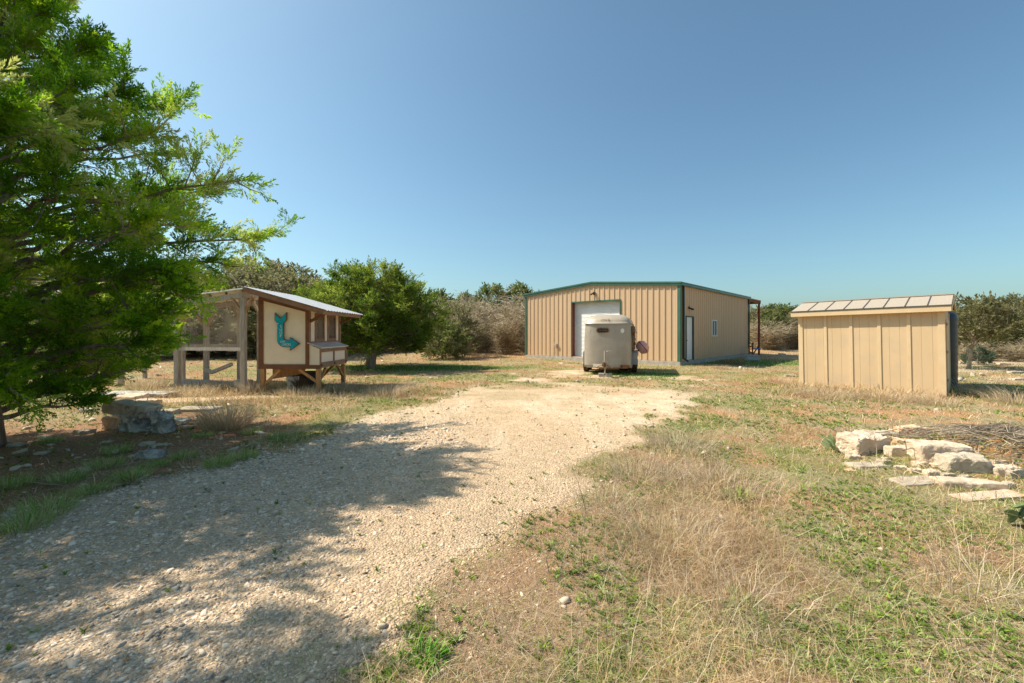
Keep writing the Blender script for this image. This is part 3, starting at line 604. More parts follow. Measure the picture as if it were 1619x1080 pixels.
def tree_geo(seed, H, rad, nb, protos, psize, pl_per, sec_gap, cols, trunk_r, z0=.08, fill=.35, rise=.45, azf=None, stems=1, trunk_lean=(0, 0), droop=0, fillinner=0, tipcol=None, sec_n=5):
    rs = random.Random(seed); r_ = np.random.default_rng(seed); mb = MB(); pos, dr = [], []
    def radius(z): return np.interp(z/H, [a for a, b in rad], [b for a, b in rad])
    tr = [];
    for s in range(stems):
        pts = []; a0 = rs.random()*6.28; k_ = .0 if stems == 1 else .16*H
        for i in range(8):
            t = i/7; pts.append(Vector((trunk_lean[0]*t+math.cos(a0)*k_*t+rs.uniform(-.03, .03)*H*.3*t, trunk_lean[1]*t+math.sin(a0)*k_*t+rs.uniform(-.03, .03)*H*.3*t, H*.93*t-.05)))
        mb.tube(pts, [trunk_r*(1.35 if i == 0 else 1)*(1-.12*i)*(.75 if stems > 1 else 1)+.01 for i in range(8)], 8); tr.append(pts)
    for i in range(nb):
        f = (i+rs.random())/nb; z = H*(z0+(.97-z0)*f); az = i*2.39996+rs.uniform(-.4, .4)
        rmax = radius(z)*(azf(az, z) if azf else 1)*(rs.uniform(.72, 1.08) if not azf else rs.choice((.6, .85, .95, 1.0, 1.04, 1.08)))
        if rmax < .1: continue
        tk = tr[i % stems]; ti = (z*(.62+.3*f))/(H*.93)*7; ti = max(0, min(6.99, ti)); p0 = tk[int(ti)].lerp(tk[int(ti)+1], ti % 1)
        end = Vector((math.cos(az)*rmax, math.sin(az)*rmax, z+rs.uniform(-.06, .06)*H*.3)); dz = end.z-p0.z
        pts = [p0]; n = 7
        for j in range(1, n+1):
            t = j/n; e = p0.lerp(end, t); e.z = p0.z+dz*(t**.8)+rise*rmax*.25*math.sin(t*3.14)*(-1 if droop else 1)*.5-droop*t*t*rmax*.15
            e += Vector((rs.gauss(0, .035), rs.gauss(0, .035), rs.gauss(0, .03)))*rmax*.6; pts.append(e)
        br = trunk_r*.33*(.6+.6*rs.random())*(1-.6*f)
        mb.tube(pts, [br*(1-.85*j/n)+.003 for j in range(n+1)], 5, False)
        ns = max(3, int(rmax/sec_gap))
        for j in range(ns):
            t = fill+(1-fill)*(j+rs.random())/ns; t = min(t, .999); q = t*n; b = pts[int(q)].lerp(pts[min(int(q)+1, n)], q % 1)
            ax = (pts[min(int(q)+1, n)]-pts[int(q)]).normalized()
            d = (ax*rs.uniform(.4, 1)+Vector((rs.gauss(0, .6), rs.gauss(0, .6), rs.gauss(.15, .45)))).normalized()
            l = rmax*rs.uniform(.08, .26)*(1.25-.6*t)+psize*.4
            e = b+d*l+Vector((0, 0, .1*l)); m = b.lerp(e, .5)+Vector((0, 0, -.05*l))
            mb.tube([b, m, e], [br*.28+.002, br*.18+.002, .002], 3, False)
            for k in range(pl_per):
                u = rs.random()**.6; c = b.lerp(e, u); pos.append(c+Vector((rs.gauss(0, .06), rs.gauss(0, .06), rs.gauss(0, .05)))*l)
                dr.append(d*.8+Vector((rs.gauss(0, .55), rs.gauss(0, .55), rs.gauss(.28, .4))))
        for k in range(pl_per*2):
            pos.append(pts[-1].lerp(pts[-2], rs.random()*.9)); dr.append((pts[-1]-pts[-2]).normalized()+Vector((rs.gauss(0, .4), rs.gauss(0, .4), rs.gauss(.2, .3))))
    pos = np.array(pos); dr = np.array(dr); n = len(pos)
    cc = np.array(cols); fi = fbm(pos[:, 0]+seed, pos[:, 1]+pos[:, 2]*1.3, 1.3, 3); i = np.clip(((fi-.3)/.4+r_.normal(0, .2, n))*len(cc), 0, len(cc)-1).astype(int)
    col = cc[i]*(.75+.5*r_.random((n, 1)))
    v, f, c = place_plumes(protos, pos, dr, psize*(.65+.7*r_.random(n)), col, r_)
    return mb, (v, f, c)
def make_tree(name, label, loc, rz=0, group=None, bark='bark', cat='tree', **kw):
    o = thing(name, label, cat, loc, rz, group); mb, (v, f, c) = tree_geo(**kw)
    mb.build('trunk', M[bark], o, smooth=True); npobj('crown', v, f, M['leaf'], c, parent=o); return o
# the near juniper
JN = ((.12, .27, .012), (.22, .42, .015), (.34, .55, .025), (.46, .62, .035), (.54, .58, .17))
def azn(az, z):
    # right-rear side (towards the coop) full, near side shorter
    a = math.atan2(math.sin(az), math.cos(az)); return float(np.interp(a, [-3.14, -1.6, -.6, 0, .8, 1.3, 2.2, 3.14], [.9, .85, .9, 1.0, 1.0, .74, .7, .9]))
make_tree('juniper_tree', 'big bright green juniper filling the left side of the photo beside the driveway', (-7.24, 5.9, 0), 0, None,
    seed=11, H=7.2, rad=[(0, .2), (.06, 1.1), (.12, 1.9), (.18, 2.2), (.30, 2.35), (.37, 2.85), (.44, 3.2), (.52, 2.9), (.62, 2.3), (.76, 1.5), (.85, 1.0), (1, .3)], nb=156, protos=PR_NEAR, psize=.27, pl_per=10, sec_gap=.22,
    cols=JN, trunk_r=.2, z0=.07, fill=.3, rise=.3, azf=azn)
make_tree('juniper_tree', 'juniper just outside the left edge whose branch tips show at the upper left corner', (-6.35, 2.1, 0), 0, None,
    seed=12, H=6.6, rad=[(0, .2), (.1, .9), (.22, 1.9), (.4, 2.25), (.6, 2.0), (.8, 1.3), (1, .3)], nb=62, protos=PR_NEAR, psize=.30, pl_per=7, sec_gap=.27,
    cols=tuple((a*.75, b*.75, c*1.3) for a, b, c in JN), trunk_r=.16, z0=.16, fill=.35, rise=.3)
JM = ((.10, .17, .018), (.16, .24, .025), (.24, .31, .035), (.34, .40, .07))
make_tree('juniper_tree', 'rounded green juniper with a pale forked trunk behind the coop', (*G(585, 582), 0), .3, None,
    seed=21, H=4.45, rad=[(0, .2), (.12, 1.4), (.22, 2.6), (.45, 3.1), (.65, 2.9), (.82, 2.1), (1, .8)], nb=100, protos=PR_MID, psize=.34, pl_per=8, sec_gap=.24,
    cols=JM, trunk_r=.24, z0=.20, fill=.3, rise=.4, stems=2)
JF = ((.14, .18, .045), (.19, .23, .06), (.26, .28, .09), (.33, .33, .15))
JG = ((.20, .20, .09), (.27, .25, .12), (.34, .31, .17), (.17, .20, .06))
def proto_tree(name, **kw):
    mb, (v, f, c) = tree_geo(**kw); o = thing(name, 'x', 'tree'); t = mb.build('trunk', M['bark'], o, smooth=True); k = npobj('crown', v, f, M['leaf'], c, parent=o); return o
def brush(seed, H, W, n, cols, r0=.02):
    """dead, many-stemmed bare shrub"""
    rs = random.Random(seed); r_ = np.random.default_rng(seed); mb = MB(); tips = []
    for s in range(9):
        a = rs.random()*6.28; e = Vector((math.cos(a)*W*rs.uniform(.2, .9), math.sin(a)*W*rs.uniform(.2, .9), H*rs.uniform(.5, .95)))
        pts = [Vector((0, 0, -.05)).lerp(e, t)+Vector((rs.gauss(0, .08), rs.gauss(0, .08), rs.gauss(0, .05)))*(0 if t == 0 else 1)+Vector((0, 0, .2*math.sin(t*3.1))) for t in (0, .25, .5, .75, 1)]
        mb.tube(pts, [r0*3, r0*2.4, r0*1.8, r0*1.2, r0*.6], 5, False)
        for k in range(n):
            t = rs.random()*3.99; b = pts[int(t)].lerp(pts[int(t)+1], t % 1); tips.append(b)
    # twigs as thin long quads
    N_ = len(tips)*9; b = np.repeat(np.array(tips), 9, 0); b = b+r_.normal(0, .22, b.shape)*[1.2, 1.2, 1]
    b[:, 2] = np.abs(b[:, 2])
    d = r_.normal(0, 1, (N_, 3)); d[:, 2] = np.abs(d[:, 2])*.6+.05; d += b*[.35, .35, .0]; d /= np.linalg.norm(d, axis=1, keepdims=True)
    L_ = (.2+.45*r_.random(N_))[:, None]; s = np.cross(d, r_.normal(0, 1, (N_, 3))); s /= np.linalg.norm(s, axis=1, keepdims=True); w = (.010+.014*r_.random(N_))[:, None]
    e = b+d*L_; v = np.stack([b-s*w, b+s*w, e+s*w*.3, e-s*w*.3], 1).reshape(-1, 3); cc = np.array(cols)
    c = np.repeat(cc[r_.integers(0, len(cc), N_)]*(.7+.6*r_.random((N_, 1))), 4, 0)
    return mb, (v, np.arange(len(v)).reshape(-1, 4), c)
BR = ((.40, .32, .22), (.50, .41, .29), (.30, .23, .15), (.56, .47, .34), (.24, .23, .10))
def proto_brush(seed, H, W, n, cols=BR):
    mb, (v, f, c) = brush(seed, H, W, n, cols); o = thing('bare_shrub', 'x', 'shrub'); mb.build('stems', M['deadwood'], o); npobj('twigs', v, f, M['grass'], c, parent=o); return o
RADS = [[(0, .3), (.1, 1.5), (.3, 2.2), (.6, 1.9), (.85, 1.0), (1, .3)], [(0, .5), (.15, 2.2), (.4, 2.6), (.7, 1.9), (.9, .9), (1, .3)], [(0, .3), (.2, 1.2), (.5, 1.7), (.8, 1.0), (1, .2)]]
PT = [proto_tree('juniper_tree', seed=40+i, H=(5.2, 4.8, 5.6)[i], rad=RADS[i], nb=52, protos=PR_FAR, psize=.52, pl_per=5, sec_gap=.3, cols=JF, trunk_r=.11, z0=.08, fill=.3, stems=2) for i in range(3)]
PG = [proto_tree('juniper_tree', seed=50+i, H=(5.0, 5.4)[i], rad=RADS[i], nb=52, protos=PR_FAR, psize=.5, pl_per=3, sec_gap=.3, cols=JG, trunk_r=.11, z0=.1, fill=.3, stems=3) for i in range(2)]
PB = [proto_brush(60+i, (4.2, 3.6, 4.6)[i], (2.2, 2.4, 1.9)[i], 34) for i in range(3)]
used_proto = set()
def put(src, label, px, y, top, rz, group, wid=1.0, z=None):
    if src.name in used_proto:
        o = src.copy(); C.objects.link(o)
        for ch in src.children: c = ch.copy(); C.objects.link(c); c.parent = o
    else: used_proto.add(src.name); o = src
    x = (px-CX)/F*y; z0 = zh(x, y)
    H = max(v[2] for ch in src.children for v in ch.bound_box)
    want = EH+(HY-top)/F*y-z0; s = want/H
    o.location = (x, y, z0-.05); o.rotation_euler = (0, 0, rz); o.scale = (s*wid, s*wid, s)
    tag(o, label, 'shrub' if 'shrub' in src.name else 'tree', group); return o
GL = 'trees of the wood line'
rs = random.Random(5)
B_ = 'brown bare brush in the wood line between the round juniper and the barn'
for px, y, top, k, wd in ((735, 31, 492, 0, 1.3), (765, 33, 470, 1, 1.2), (800, 31, 476, 2, 1.5), (838, 33, 466, 0, 1.5), (745, 37, 458, 2, 1.4), (790, 38, 455, 0, 1.5), (822, 36, 452, 1, 1.3), (705, 34, 468, 1, 1.3), (850, 38, 462, 2, 1.4), (770, 40, 462, 1, 1.4), (690, 39, 465, 0, 1.4), (655, 36, 478, 2, 1.4), (715, 42, 462, 0, 1.4), (812, 42, 458, 2, 1.5)):
    put(PB[k], B_, px, y, top, rs.random()*6, 'bare brush left of the barn', wd)
for px, y, top, k in ((778, 46, 444, 0), (822, 46, 440, 2), (842, 47, 452, 1), (735, 48, 456, 2), (700, 46, 454, 1), (868, 48, 458, 0)):
    put(PT[k], 'dark green juniper top rising over the brown brush left of the barn', px, y, top, rs.random()*6, 'junipers behind the brown brush')
put(PT[1], 'small green juniper at the right foot of the round juniper', 700, 26, 497, 1, None, 1.2)
put(PG[0], 'grey-green juniper just right of the round juniper crown', 722, 28, 474, 2, None, 1.0)
for px, y, top, k in ((352, 30, 430, 1), (385, 28, 418, 0), (425, 30, 402, 1), (455, 27, 422, 0), (490, 31, 432, 1), (400, 35, 405, 0), (330, 33, 425, 0), (465, 36, 410, 1)):
    put(PG[k], 'tall grey-green juniper in the row behind the coop roof', px, y, top, rs.random()*6, 'junipers behind the coop', 1.25)
for px, y, top, k in ((520, 34, 440, 0), (565, 36, 436, 1), (640, 40, 448, 2), (500, 30, 455, 2), (610, 44, 450, 0)):
    put(PT[k], 'green juniper in the wood behind the round juniper', px, y, top, rs.random()*6, 'junipers behind the round juniper', 1.2)
for px, y, top, k in ((-120, 26, 425, 0), (-40, 28, 415, 1), (40, 26, 430, 0), (100, 29, 420, 1), (160, 27, 432, 0), (215, 29, 425, 1), (270, 28, 430, 0), (305, 31, 428, 1), (-200, 27, 420, 1), (10, 34, 418, 0), (240, 35, 422, 1)):
    put(PG[k], 'grey-green juniper seen through the branches of the near juniper', px, y, top, rs.random()*6, 'junipers beyond the run', 1.3)
for px, y, top, k in ((60, 22, 500, 0), (150, 24, 490, 1), (20, 21, 505, 2), (235, 25, 490, 0)):
    put(PB[k], 'pale dead brush seen through the near juniper', px, y, top, rs.random()*6, 'dead brush beyond the run', 1.3)
for px, y, top, k in ((1200, 41, 484, 0), (1232, 40, 477, 1), (1255, 42, 480, 0), (1215, 45, 478, 1), (1285, 42, 479, 0), (1330, 44, 478, 1), (1380, 42, 480, 0), (1430, 44, 478, 1), (1480, 42, 476, 0), (1168, 44, 486, 1)):
    put(PT[k % 3] if k == 1 else PG[0], 'juniper in the wood line between barn and shed', px, y, top, rs.random()*6, 'junipers between barn and shed', 1.25)
for px, y, top, k in ((1203, 38, 500, 0), (1222, 37, 497, 1), (1245, 38, 492, 2), (1265, 38, 495, 0)):
    put(PB[k], 'pale bare brush at the foot of the wood between barn and shed', px, y, top, rs.random()*6, 'bare brush between barn and shed', 1.3)
put(PB[2], 'thin bare tree rising above the lean-to roof', 1196, 43, 463, 2, None, .6)
for px, y, top, k, w in ((1530, 30, 486, 1, 1.2), (1556, 29, 478, 0, 1.3), (1590, 27, 462, 0, 1.1), (1625, 27, 468, 1, 1.3), (1670, 27, 470, 0, 1.3), (1700, 30, 466, 1, 1.3), (1515, 34, 487, 0, 1.2), (1608, 31, 460, 1, .8), (1740, 28, 470, 0, 1.3)):
    put((PG+PT)[k], 'olive juniper in the thicket right of the shed', px, y, top, rs.random()*6, 'junipers right of the shed', w)
for px, y, top, k in ((1525, 25, 536, 0), (1560, 25, 534, 1), (1600, 24, 535, 2), (1640, 24, 533, 0)):
    put(PB[k], 'heap of grey dead branches under the thicket right of the shed', px, y, top, rs.random()*6, 'dead branch heaps right of the shed', 2.0)
# small leaning tree right of the shed
make_tree('small_tree', 'small olive tree on a pale leaning bare trunk right of the shed', (*G(1531, 583), 0), 0, None,
    seed=77, H=2.9, rad=[(0, 0), (.42, .05), (.5, 1.2), (.7, 1.7), (.9, 1.1), (1, .4)], nb=40, protos=PR_FAR, psize=.38, pl_per=4, sec_gap=.25, cols=((.22, .21, .09), (.28, .26, .13), (.2, .2, .08)), trunk_r=.06, z0=.45, fill=.3, trunk_lean=(.7, .3), bark='deadwood')
make_tree('small_shrub', 'small blue-green shrub at the foot of the leaning tree', (*G(1546, 577), 0), 0, None, cat='shrub',
    seed=78, H=.75, rad=[(0, .3), (.4, .6), (1, .2)], nb=16, protos=PR_FAR, psize=.2, pl_per=4, sec_gap=.2, cols=((.10, .14, .08), (.14, .18, .11)), trunk_r=.02)

# ------------------------------------------------------------ barn (metal building)
BW, BL, EV, RG_, SL = 9.57, 11.5, 3.86, 4.24, .25
barn = thing('metal_barn', 'tan ribbed metal barn with green trim and a roll-up door', 'barn', (.88, 27.1, 0), math.atan2(-.678, .735))
def prof(a, b, pitch=.3048):
    s, d = [a], [0]; k = math.ceil((a+.05)/pitch)
    while k*pitch < b-.05:
        c = k*pitch
        for o_, h_ in ((-.11, 0), (-.10, .006), (-.085, .006), (-.075, 0), (-.045, 0), (-.025, .034), (.025, .034), (.045, 0), (.075, 0), (.085, .006), (.10, .006), (.11, 0)): s.append(c+o_); d.append(h_)
        k += 1
    s.append(b); d.append(0); o_ = np.argsort(s, kind='stable'); return np.array(s)[o_], np.array(d)[o_]
def ribwall(mp, a, b, zb, zt, holes):
    s, d = prof(a, b); ex = [h[i] for h in holes for i in (0, 1)]; ex = [e for e in ex if a < e < b]
    S = np.unique(np.concatenate([s, ex])); D = np.interp(S, s, d); mb = MB()
    for i in range(len(S)-1):
        m = (S[i]+S[i+1])/2; seg = [(zb, None)]
        hs = sorted([(h[2], h[3]) for h in holes if h[0] < m < h[1]]); lo = zb; iv = []
        for h0, h1 in hs:
            if h0 > lo+.01: iv.append((lo, h0))
            lo = h1
        iv.append((lo, None))
        for z0, z1 in iv:
            mb.add([mp(S[i], D[i], z0), mp(S[i+1], D[i+1], z0), mp(S[i+1], D[i+1], z1 or zt(S[i+1])), mp(S[i], D[i], z1 or zt(S[i]))], [(0, 1, 2, 3)])
    return mb
gab = lambda s: EV-.02+(RG_-EV)*(1-abs(s-BW/2)/(BW/2))
DR = (3.46, 6.44, SL, 3.27)
ribwall(lambda s, d, z: (s, -d, z), 0, BW, SL-.03, gab, [DR]).build('front_wall', M['tan'], barn)
SD = (.76, 1.68, SL, 2.36); SW = (4.42, 5.22, 1.38, 2.28)
ribwall(lambda s, d, z: (BW+d, s, z), 0, BL, SL-.03, lambda s: EV-.02, [SD, SW]).build('side_wall', M['tan'], barn)
mb = MB(); mb.box(0, .05, .05, BL, SL, EV-.03); mb.build('side_wall', M['tan'], barn)
mb = MB(); mb.prism([(0, SL), (BW-.05, SL), (BW-.05, EV-.03), (BW/2, RG_-.03), (0, EV-.03)], BL-.05, BL-.003); mb.build('rear_wall', M['tan'], barn)
mb = MB(); mb.box(-.04, BW+.05, -.05, BL+.05, -.4, SL-.04); mb.build('slab', M['concrete'], barn, bevel=.01)
mb = MB()
for s in (0, 1):
    X0, X1 = (-.1, BW/2) if s == 0 else (BW/2, BW+.1); z0, z1 = (EV, RG_+.01) if s == 0 else (RG_+.01, EV)
    mb.prism([(X0, z0), (X1, z1), (X1, z1+.05), (X0, z0+.05)], -.05, BL+.05)
mb.build('roof', M['metalroof'], barn)
mb = MB()
for s in (0, 1):
    X0, X1 = (-.16, BW/2) if s == 0 else (BW/2, BW+.14); z0, z1 = (EV-.06, RG_-.05) if s == 0 else (RG_-.05, EV-.06)
    mb.prism([(X0, z0), (X1, z1), (X1, z1+.17), (X0, z0+.17)], -.11, -.045)
    mb.prism([(X0, z0+.10), (X1, z1+.10), (X1, z1+.175), (X0, z0+.175)], -.14, -.105)
mb.build('rake_trim', M['green'], barn)
mb = MB(); mb.box(BW+.04, BW+.17, -.11, BL+.08, EV-.06, EV+.09); mb.box(BW+.16, BW+.19, -.12, BL+.09, EV+.05, EV+.10); mb.build('gutter', M['green'], barn, bevel=.012)
for nm, mt, xy in (('corner_trim', 'green', [(BW-.09, BW+.052, -.052, -.035), (BW+.04, BW+.055, -.05, .06)]), ('corner_trim', 'green', [(-.06, .07, -.052, -.03)]), ('corner_trim', 'green', [(BW+.038, BW+.055, BL-.1, BL+.05)])):
    mb = MB()
    for a in xy: mb.box(*a, SL-.04, EV-.07)
    mb.build(nm, M[mt], barn)
for yy, z0 in ((.26, .33), (BL-.12, .33)):
    mb = MB(); mb.box(BW+.05, BW+.14, yy-.05, yy+.05, z0, EV-.07); mb.bar((BW+.095, yy, z0+.03), (BW+.30, yy+.04, z0-.12), .09, .08); mb.build('downspout', M['dgreen'], barn, bevel=.01)
# roll-up door
mb = MB(); zs = np.arange(SL-.02, 3.3, .025); n = len(zs)
for i in range(n-1):
    a = -.0+.012*math.sin(i*math.pi/1.5); b = .012*math.sin((i+1)*math.pi/1.5)
    mb.add([(DR[0], .24+a, zs[i]), (DR[1], .24+a, zs[i]), (DR[1], .24+b, zs[i+1]), (DR[0], .24+b, zs[i+1])], [(0, 1, 2, 3)])
rd = mb.build('roll_up_door', M['curtain'], barn)
mb = MB(); mb.box(DR[0]-.05, DR[0]-.0, -.003, .28, SL-.03, DR[3]+.05); mb.box(DR[1], DR[1]+.05, -.003, .28, SL-.03, DR[3]+.05); mb.build('door_jamb', M['redsteel'], barn)
mb = MB(); mb.box(DR[0]-.06, DR[1]+.06, -.05, .28, DR[3], DR[3]+.06); mb.box(DR[0]-.07, DR[0]-.015, -.05, -.005, SL-.02, DR[3]-.002); mb.box(DR[1]+.015, DR[1]+.07, -.05, -.005, SL-.02, DR[3]-.002); mb.build('door_trim', M['green'], barn)
# man door
mb = MB(); mb.box(BW-.08, BW-.03, SD[0]+.02, SD[1]-.02, SL, SD[3]-.02); dd = mb.build('door', M['white'], barn, label='white side door')
mb = MB(); mb.box(BW-.03, BW-.026, SD[0]+.2, SD[1]-.2, SL+.2, SL+.85); mb.box(BW-.03, BW-.026, SD[0]+.2, SD[1]-.2, SL+1.0, SD[3]-.2); mb.build('panel', M['white'], dd)
mb = MB(); mb.tube([(BW-.03, SD[0]+.12, 1.2), (BW+.03, SD[0]+.12, 1.2)], .028, 10); mb.build('handle', M['rust'], dd)
mb = MB()
for a in ((SD[0]-.04, SD[0]+.02, SL-.02, SD[3]+.04), (SD[1]-.02, SD[1]+.04, SL-.02, SD[3]+.04), (SD[0]+.02, SD[1]-.02, SD[3]-.02, SD[3]+.04)): mb.box(BW-.1, BW+.045, *a)
mb.build('door_frame', M['dgreen'], barn)
mb = MB()
for a in ((SW[0], SW[0]+.05, SW[2], SW[3]), (SW[1]-.05, SW[1], SW[2], SW[3]), (SW[0]+.05, SW[1]-.05, SW[2], SW[2]+.05), (SW[0]+.05, SW[1]-.05, SW[3]-.05, SW[3]), (SW[0]+.38, SW[0]+.42, SW[2]+.05, SW[3]-.05)): mb.box(BW-.04, BW+.05, *a)
wn = mb.build('window', M['white'], barn)
mb = MB(); mb.box(BW-.01, BW+.0, SW[0]+.05, SW[1]-.05, SW[2]+.05, SW[3]-.05); mb.build('pane', M['glassdark'], wn)
def fixture(p, d, side):
    t = thing('flood_light', 'small black flood light '+side, 'lamp', barn.matrix_basis @ Vector(p) if False else (0, 0, 0))
    mb = MB(); mb.box(-.07, .07, -.04, 0, -.06, .06)
    for s in (-1, 1): mb.tube([(s*.03, -.04, -.02), (s*.07, -.10, -.04), (s*.09, -.19, -.09)], [.02, .035, .05], 10)
    mb.build('lamp_head', M['black'], t)
    Mx = Matrix.Translation(Vector((.88, 27.1, 0))) @ Matrix.Rotation(math.atan2(-.678, .735), 4, 'Z')
    t.location = Mx @ Vector(p); t.rotation_euler = (0, 0, math.atan2(-.678, .735)+d); return t
fixture((4.92, -.03, 3.74), 0, 'on the barn front above the roll-up door'); fixture((BW+.03, 1.1, 2.80), math.pi/2, 'on the barn side above the white door')
Mx = Matrix.Translation(Vector((.88, 27.1, 0))) @ Matrix.Rotation(math.atan2(-.678, .735), 4, 'Z')
mb = MB(); mb.box(-.08, .08, -.09, 0, -.08, .08); mb.box(-.09, .09, -.10, -.085, -.01, .09); mb.tube([(0, -.04, -.08), (0, -.04, -.55)], .016, 8)
o = mb.build('outlet_box', M['concrete'], bevel=.006); o.location = Mx @ Vector((2.35, -.035, .86)); o.rotation_euler = (0, 0, math.atan2(-.678, .735)); tag(o, 'small grey outlet box low on the barn front left of the door', 'outlet box')
# lean-to (part of barn)
mb = MB(); mb.prism([(2.0, EV-.04), (BW+.15, EV-.04), (BW+.15, EV+.02), (2.0, EV+.02)], BL+.06, BL+2.75); mb.build('lean_to_roof', M['rafter'], barn)
mb = MB(); mb.box(2.0, BW+.14, BL+2.6, BL+2.7, EV-.22, EV-.05); mb.box(BW+.02, BW+.12, BL+.06, BL+2.6, EV-.2, EV-.05); mb.build('lean_to_beam', M['rust'], barn)
for xx in (BW+.06, 5.8, 2.1):
    mb = MB(); mb.box(xx-.06, xx+.06, BL+2.5, BL+2.62, -.1, EV-.21); mb.build('lean_to_post', M['redsteel'], barn)
# things under the lean-to corner
x0, y0 = G(1190, 570)
t_ = thing('trough', 'pale blue-grey sloping trough on the grass by the barn rear corner', 'trough', (x0, y0, zh(x0, y0)), -.3)
mb = MB(); mb.add([(-.42, -.2, 0), (.36, -.2, 0), (.28, -.2, .3), (-.26, -.2, .3), (-.42, .2, 0), (.36, .2, 0), (.28, .2, .3), (-.26, .2, .3)], [(0, 1, 2, 3), (4, 7, 6, 5), (0, 4, 5, 1), (1, 5, 6, 2), (2, 6, 7, 3), (3, 7, 4, 0)])
mb.build('basin', M['bluegrey'], t_, bevel=.01)
mb = MB(); mb.box(-.3, .32, -.23, -.202, .22, .29); mb.build('rim', M['concrete'], t_)
x0, y0 = G(1192, 566)
t_ = thing('work_stand', 'dark metal stand with a blue seat behind the trough', 'stand', (x0, y0, zh(x0, y0)))
mb = MB()
for a, b in (((-.3, 0, 0), (-.3, 0, .85)), ((-.1, 0, 0), (-.08, 0, .95)), ((.3, 0, 0), (.34, 0, .75)), ((-.3, 0, .55), (.3, 0, .55)), ((-.1, .1, .1), (.34, .1, .7))): mb.bar(a, b, .06, .06)
mb.build('frame', M['rust'], t_); mb = MB(); mb.box(-.05, .36, -.15, .15, .52, .6); mb.build('seat', M['blue'], t_, bevel=.01)

# ------------------------------------------------------------ horse trailer
TR = Matrix.Identity(4); ax = Vector((.30, .954)).normalized(); trz = math.atan2(-ax.x, ax.y)
tr = thing('horse_trailer', 'old beige-grey horse trailer with a rounded nose parked before the barn door', 'trailer', (3.48, 16.05, 0), trz)
HW, LEN = .86, 3.5
def outline(hw, y0, n=22, ylen=LEN, sag=.42, e=2.7):
    p = []
    for i in range(n+1):
        t = math.pi*(1-i/n); cx = math.copysign(abs(math.cos(t))**(2/e), math.cos(t)); sy = abs(math.sin(t))**(2/e)
        p.append((cx*hw, y0+sag*(1-sy)))
    return [(-hw, ylen)]+p+[(hw, ylen)]
def shell(levels, cap_top=True, closed=True):
    mb = MB(); n = None
    for z, hw, y0, yl in levels:
        o_ = outline(hw, y0, ylen=yl); n = len(o_); mb.v += [(x, y, z) for x, y in o_]
    for l in range(len(levels)-1):
        for k in range(n):
            if k == n-1 and not closed: continue
            a = l*n+k; b = l*n+(k+1) % n; mb.f.append((a, b, b+n, a+n))
    if cap_top: mb.f.append(tuple((len(levels)-1)*n+k for k in range(n)))
    return mb
body = shell([(.36, HW, 0, LEN), (.8, HW+.005, 0, LEN), (1.3, HW+.005, .0, LEN), (1.92, HW-.03, .02, LEN)], False, False); bo = body.build('body', M['trailer'], tr, smooth=True)
lv = []
lv.append((1.90, HW+.01, -.02, LEN)); lv.append((1.925, HW+.01, -.02, LEN))
for i in range(8):
    t = i/7*math.pi/2; lv.append((1.93+.33*math.sin(t), HW-.02-.34*(1-math.cos(t))*1.2-.02*i/7, -.0+.62*(1-math.cos(t)), LEN-.1*(1-math.cos(t))))
cap = shell(lv); cap.build('roof', M['trailercap'], tr, smooth=True)
def yfront(x, hw, y0, sag=.42, e=2.7): return y0+sag*(1-max(0, 1-abs(x/hw)**e)**(1/e))
def oncurve(mb, poly, off, hw=HW, y0=0):
    mb.add([(x, yfront(x, hw, y0)-off, z) for x, z in poly], [tuple(range(len(poly)))])
def slot(cx, cz, w, h, n=8):
    r = h/2; p = []
    for s in (1, -1):
        for i in range(n+1):
            t = -math.pi/2+math.pi*i/n; p.append((cx+s*(w/2-r)+s*r*math.cos(t), cz+s*r*math.sin(t)))
    return p
mb = MB(); o_ = slot(-.14, 1.66, .49, .20); i_ = slot(-.14, 1.66, .41, .135)
vs = [(x, yfront(x, HW, .015)-.03, z) for x, z in o_]+[(x, yfront(x, HW, .015)-.03, z) for x, z in i_]+[(x, yfront(x, HW, .015)+.02, z) for x, z in o_]; n = len(o_)
mb.add(vs, [(k, (k+1) % n, (k+1) % n+n, k+n) for k in range(n)]+[(k, (k+1) % n, (k+1) % n+2*n, k+2*n) for k in range(n)])
w_ = mb.build('window', M['oldwood'], tr); mb = MB(); oncurve(mb, i_, .012, y0=.012); mb.build('pane', M['black'], w_)
mb = MB(); mb.box(-.3, .02, -.02, .01, 1.655, 1.672); mb.build('slat', M['oldwood'], w_)
for cx in (-.66, .56):
    mb = MB(); oncurve(mb, [(cx+.065*math.cos(t), 1.64+.085*math.sin(t)) for t in np.linspace(0, 6.283, 20, endpoint=False)], .006, y0=.012)
    mb.build('round_reflector', M['concrete'] if cx < 0 else M['white'], tr)
# marks on the cap
def textmesh(s, size, name='lettering'):
    cu = bpy.data.curves.new('t', 'FONT'); cu.body = s; cu.size = size; cu.align_x = 'CENTER'; cu.align_y = 'CENTER'; cu.extrude = 0
    ob = bpy.data.objects.new('t', cu); C.objects.link(ob); bpy.context.view_layer.update()
    me = bpy.data.meshes.new_from_object(ob); bpy.data.objects.remove(ob); me.name = name; return me
def capy(x, z):
    t = math.asin(min(1, max(0, (z-1.93)/.33))); hw = HW-.02-.41*(1-math.cos(t)); return yfront(x, hw, .62*(1-math.cos(t)))
for s, sz, cx, mt in (('CTW', .10, -.10, 'oldwood'), ('h', .14, .09, 'black')):
    me = textmesh(s, sz)
    for v in me.vertices: x, z = v.co.x+cx, v.co.y+2.03; v.co = (x, capy(x, z)-.012, z)
    me.materials.append(M[mt]); o = bpy.data.objects.new('lettering', me); C.objects.link(o); o.parent = tr
